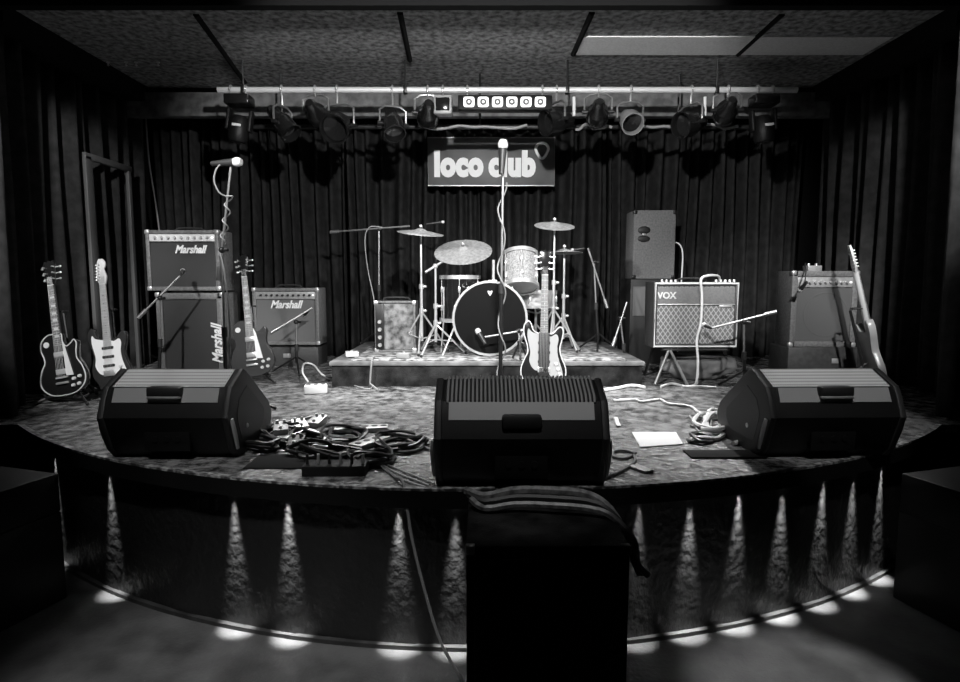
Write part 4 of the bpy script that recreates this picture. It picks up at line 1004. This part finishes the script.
def par(label, px, py, aim, r=.105, L=.27, m=M_CAN, yokem=M_GREYMET, Y=YP, gel=False, pz=None):
    c = at(px, py, Y); t = thing('stage_lamp', label, 'stage lamp', c, (0, 0, 0), 'can lamps on the long pipe')
    d = Vector(aim).normalized(); Mx = axis_m((0, 0, 0), d)
    b = MB(Mx); b.lathe([(0, -L * .62), (r * .35, -L * .62), (r * .55, -L * .5), (r * .62, -L * .3), (r * .95, -L * .08), (r, 0), (r, L * .36), (r * 1.06, L * .36), (r * 1.06, L * .4), (r * .95, L * .4), (r * .93, 0.02), (0, 0.0)], 28)
    b.build('can', m, t)
    MB(Mx).lathe([(0, L * .12), (r * .5, L * .15), (r * .9, L * .2), (r * .93, L * .17), (r * .9, L * .1), (0, L * .08)], 28).build('lens', M_GLASS, t)
    dz = (pz or zp) - c.z
    # yoke across the can
    side = d.cross(Vector((0, 0, 1)));
    side = Vector((1, 0, 0)) if side.length < .2 else side.normalized()
    R = r + .022
    y = MB(); y.tube([side * R, side * R + Vector((0, 0, max(.08, r + .02))), Vector((0, 0, r + .05)) + side * (R * .6), Vector((0, 0, r + .055)), Vector((0, 0, r + .05)) - side * (R * .6), side * -R + Vector((0, 0, max(.08, r + .02))), side * -R], .009, 6)
    y.build('yoke', yokem, t)
    for s in (-1, 1): MB().cyl(side * (s * (r * .97)), side * (s * (R + .02)), .016, seg=10).build('yoke_knob', M_DKMET, t)
    clamp(t, 0, 0, r + .05, dz)
    return t
par('silvery can lamp tipped down to the right near the pipe left end', 283, 124, (.62, -.25, -.72), .085, .30, M_CAN)
par('black can lamp facing the room, third along from the pipe left end', 338, 126, (-.15, -.80, -.45), .115, .25, M_CAN)
par('dark can lamp tipped down, just left of the row of lit squares', 393, 124, (.20, -.5, -.8), .085, .28, M_CAN)
par('can lamp pointing left with flared front, right of the row of lit squares', 556, 122, (-.85, -.45, -.22), .10, .27, M_CAN)
par('round-faced grey can lamp above the right of the drum kit', 630, 120, (.05, -.75, -.5), .085, .24, mat('grey_can', .22, .4))
par('can lamp pointing left with flared front, near the pipe right end', 690, 124, (-.85, -.45, -.22), .10, .27, M_CAN)
par('black can lamp turned to the back, second from the pipe right end', 727, 110, (.1, .85, -.25), .085, .24, M_CAN)
par('black can lamp turned to the back, second from the pipe left end', 316, 113, (.1, .85, -.25), .085, .24, M_CAN)
par('black can lamp turned to the back, just right of the dark tipped lamp', 428, 113, (-.1, .85, -.25), .085, .24, M_CAN)
par('black can lamp turned to the back, left of the round-faced grey lamp', 598, 112, (.1, .85, -.25), .085, .24, M_CAN)
def mover(label, px, py, rz):
    c = at(px, py, YP); dz = zp - c.z
    t = thing('moving_head_lamp', label, 'stage lamp', c, (0, 0, 0), 'moving head lamps')
    R = Matrix.Rotation(rz, 4, 'Y')
    MB().box((0, 0, dz - .085), (.20, .16, .08), .014).build('base', M_CAN, t)
    for s in (-1, 1): MB(R).box((s * .09, 0, -.02), (.03, .07, .17), .012).build('yoke_arm', M_SHELL, t)
    h = MB(R); h.lathe([(0, .07), (.05, .075), (.078, .03), (.08, -.10), (.065, -.13), (0, -.13)], 24, M=Matrix.Translation((0, 0, -.06))); h.build('head', M_SHELL, t)
    MB(R).lathe([(0, -.132), (.055, -.132), (.058, -.136), (0, -.15)], 20, M=Matrix.Translation((0, 0, -.06))).build('lens', M_GLASS, t)
    MB(R).box((0.01, -.082, -.07), (.07, .012, .02), .003).build('display', M_CREAM, t)
    for s in (-1, 1): clamp(t, s * .06, 0, dz - .05, dz)
mover('dark moving-head lamp hung at the left end of the pipe', 240, 118, .15)
mover('dark moving-head lamp hung at the right end of the pipe', 763, 118, -.1)
# bar with six lit squares
c = at(505, 103, YP - .06); bar = thing('lamp_bar', 'black lamp bar with six lit square faces at the pipe centre', 'stage lamp', c)
a, b = at(458, 96, YP - .06), at(552, 111, YP - .06)
MB().box((0, .03, 0), (b.x - a.x, .10, a.z - b.z), .008).build('housing', M_SHELL, bar)
for k in range(6):
    q = at(469 + 14.2 * k, 103, YP - .06) - c
    e = MB().box((q.x, -.026, 0), (.085, .014, .075), .016, 3).build('lamp_face', M_LED, bar)
    MB().lathe([(.010, .0), (.020, .006), (.026, .0)], 16, M=Matrix.Translation((q.x, -.034, 0)) @ Matrix.Rotation(PI / 2, 4, 'X')).build('bulb_ring', M_GREYMET, e)
for s in (-1, 1): clamp(bar, s * .30, .06, .05, zp - c.z)
c = at(443, 106, YP - .02); sc_ = thing('strobe_lamp', 'small pale square lamp left of the row of lit squares', 'stage lamp', c)
MB().box((0, 0, 0), (.15, .11, .15), .015).build('housing', mat('pale_housing', .3, .4), sc_)
MB().box((0, -.058, 0), (.11, .008, .10), .006).build('lens', M_GLASS, sc_)
clamp(sc_, 0, .02, .07, zp - c.z)
# tubes of pale plastic at two can lamps
for px, lab in ((574, 'short pale tube standing beside the left-pointing lamp right of the lit squares'), (705, 'short pale tube standing beside the left-pointing lamp near the pipe right end')):
    a, b = at(px, 97, YP - .03), at(px, 116, YP - .03)
    tag(MB().tube([a, b], .013, 10).build('pale_tube', M_CREAM), lab, 'tube')
# small hooks on the ceiling
for i, px in enumerate((108, 126, 136, 158)):
    p = onz(px, 62, CEIL)
    h = MB().lathe([(0, 0), (.014, 0), (.014, -.008), (.005, -.01), (.005, -.02), (.011, -.026), (0, -.034)], 10).build('ceiling_hook', M_STEEL)
    h.location = p
    tag(h, ['small bright hook on the left ceiling panel, leftmost of four', 'small bright hook on the left ceiling panel, second of four', 'small bright hook on the left ceiling panel, third of four', 'small bright hook on the left ceiling panel, rightmost of four'][i], 'hook', 'hooks on the left ceiling panel')
# ------------------------------------------------------------------ light
def spot(name, loc, target, energy, size, blend=.3, soft=.08):
    L = bpy.data.lights.new(name, 'SPOT'); L.energy = energy; L.spot_size = math.radians(size); L.spot_blend = blend; L.shadow_soft_size = soft
    o = bpy.data.objects.new(name, L); COL.objects.link(o); o.location = loc
    o.rotation_euler = (Vector(target) - Vector(loc)).to_track_quat('-Z', 'Y').to_euler()
    return o
FH = CAMZ + 1.52
spot('front_lamp', (0.1, 1.5, FH - .1), (0, 6.2, 2.0), 380, 74, .3, .05)
spot('front_lamp', (2.0, 2.0, FH), (0.2, 4.8, 1.2), 300, 44, .6, .05)
spot('front_lamp', (-2.0, 2.0, FH), (-0.2, 4.8, 1.2), 300, 44, .6, .05)
spot('front_lamp', (-2.0, 1.6, FH), (-2.5, 4.2, 1.3), 260, 34, .7, .05)  # unseen, added to light the guitars at far left
spot('front_lamp', (2.0, 1.8, FH), (2.5, 4.9, 1.3), 290, 34, .7, .05)  # unseen, added to light the amplifier and guitar at far right
for tx in (-1.42, 0.1, 1.62):
    spot('front_lamp', (tx * .8, 1.35, FH), (tx, 2.62 if abs(tx) > .5 else 2.24, SZ + (.33 if abs(tx) > .5 else .2)), 60 if abs(tx) > .5 else 40, 20 if abs(tx) > .5 else 26, .5, .04)  # narrow unseen spots added to brighten the monitors and the front looms
# unseen lamps added to rake light along the side curtain folds
spot('added_side_light', (-2.28, 2.6, FH), (-3.2, 4.8, 1.9), 110, 44, .6, .03)
spot('added_side_light', (2.28, 2.6, FH), (3.2, 4.8, 1.9), 80, 44, .6, .03)
# lamps on the pipe pointing down at the deck
for (x, tx, ty, e) in ((-1.6, -1.5, 3.7, 170), (-.7, -.4, 3.8, 180), (.7, .6, 3.8, 200), (1.8, 1.5, 3.7, 170)):
    spot('pipe_lamp', (x, 4.78, zp - .22), (tx, ty, SZ), e, 56, .8, .04)
spot('floor_lamp', (-1.0, 1.2, 3.0), (-0.95, 2.12, 0), 130, 34, .8)
spot('floor_lamp', (1.8, 2.0, 3.0), (1.2, 2.02, 0), 200, 15, .2)
w = bpy.data.worlds.new('world'); SC.world = w; w.use_nodes = True
w.node_tree.nodes['Background'].inputs[0].default_value = (1, 1, 1, 1)
w.node_tree.nodes['Background'].inputs[1].default_value = 0.0008
vs_ = SC.view_settings
vs_.view_transform = 'Standard'; vs_.look = 'None'; vs_.exposure = 0.7; vs_.gamma = 1.0; vs_.use_curve_mapping = False
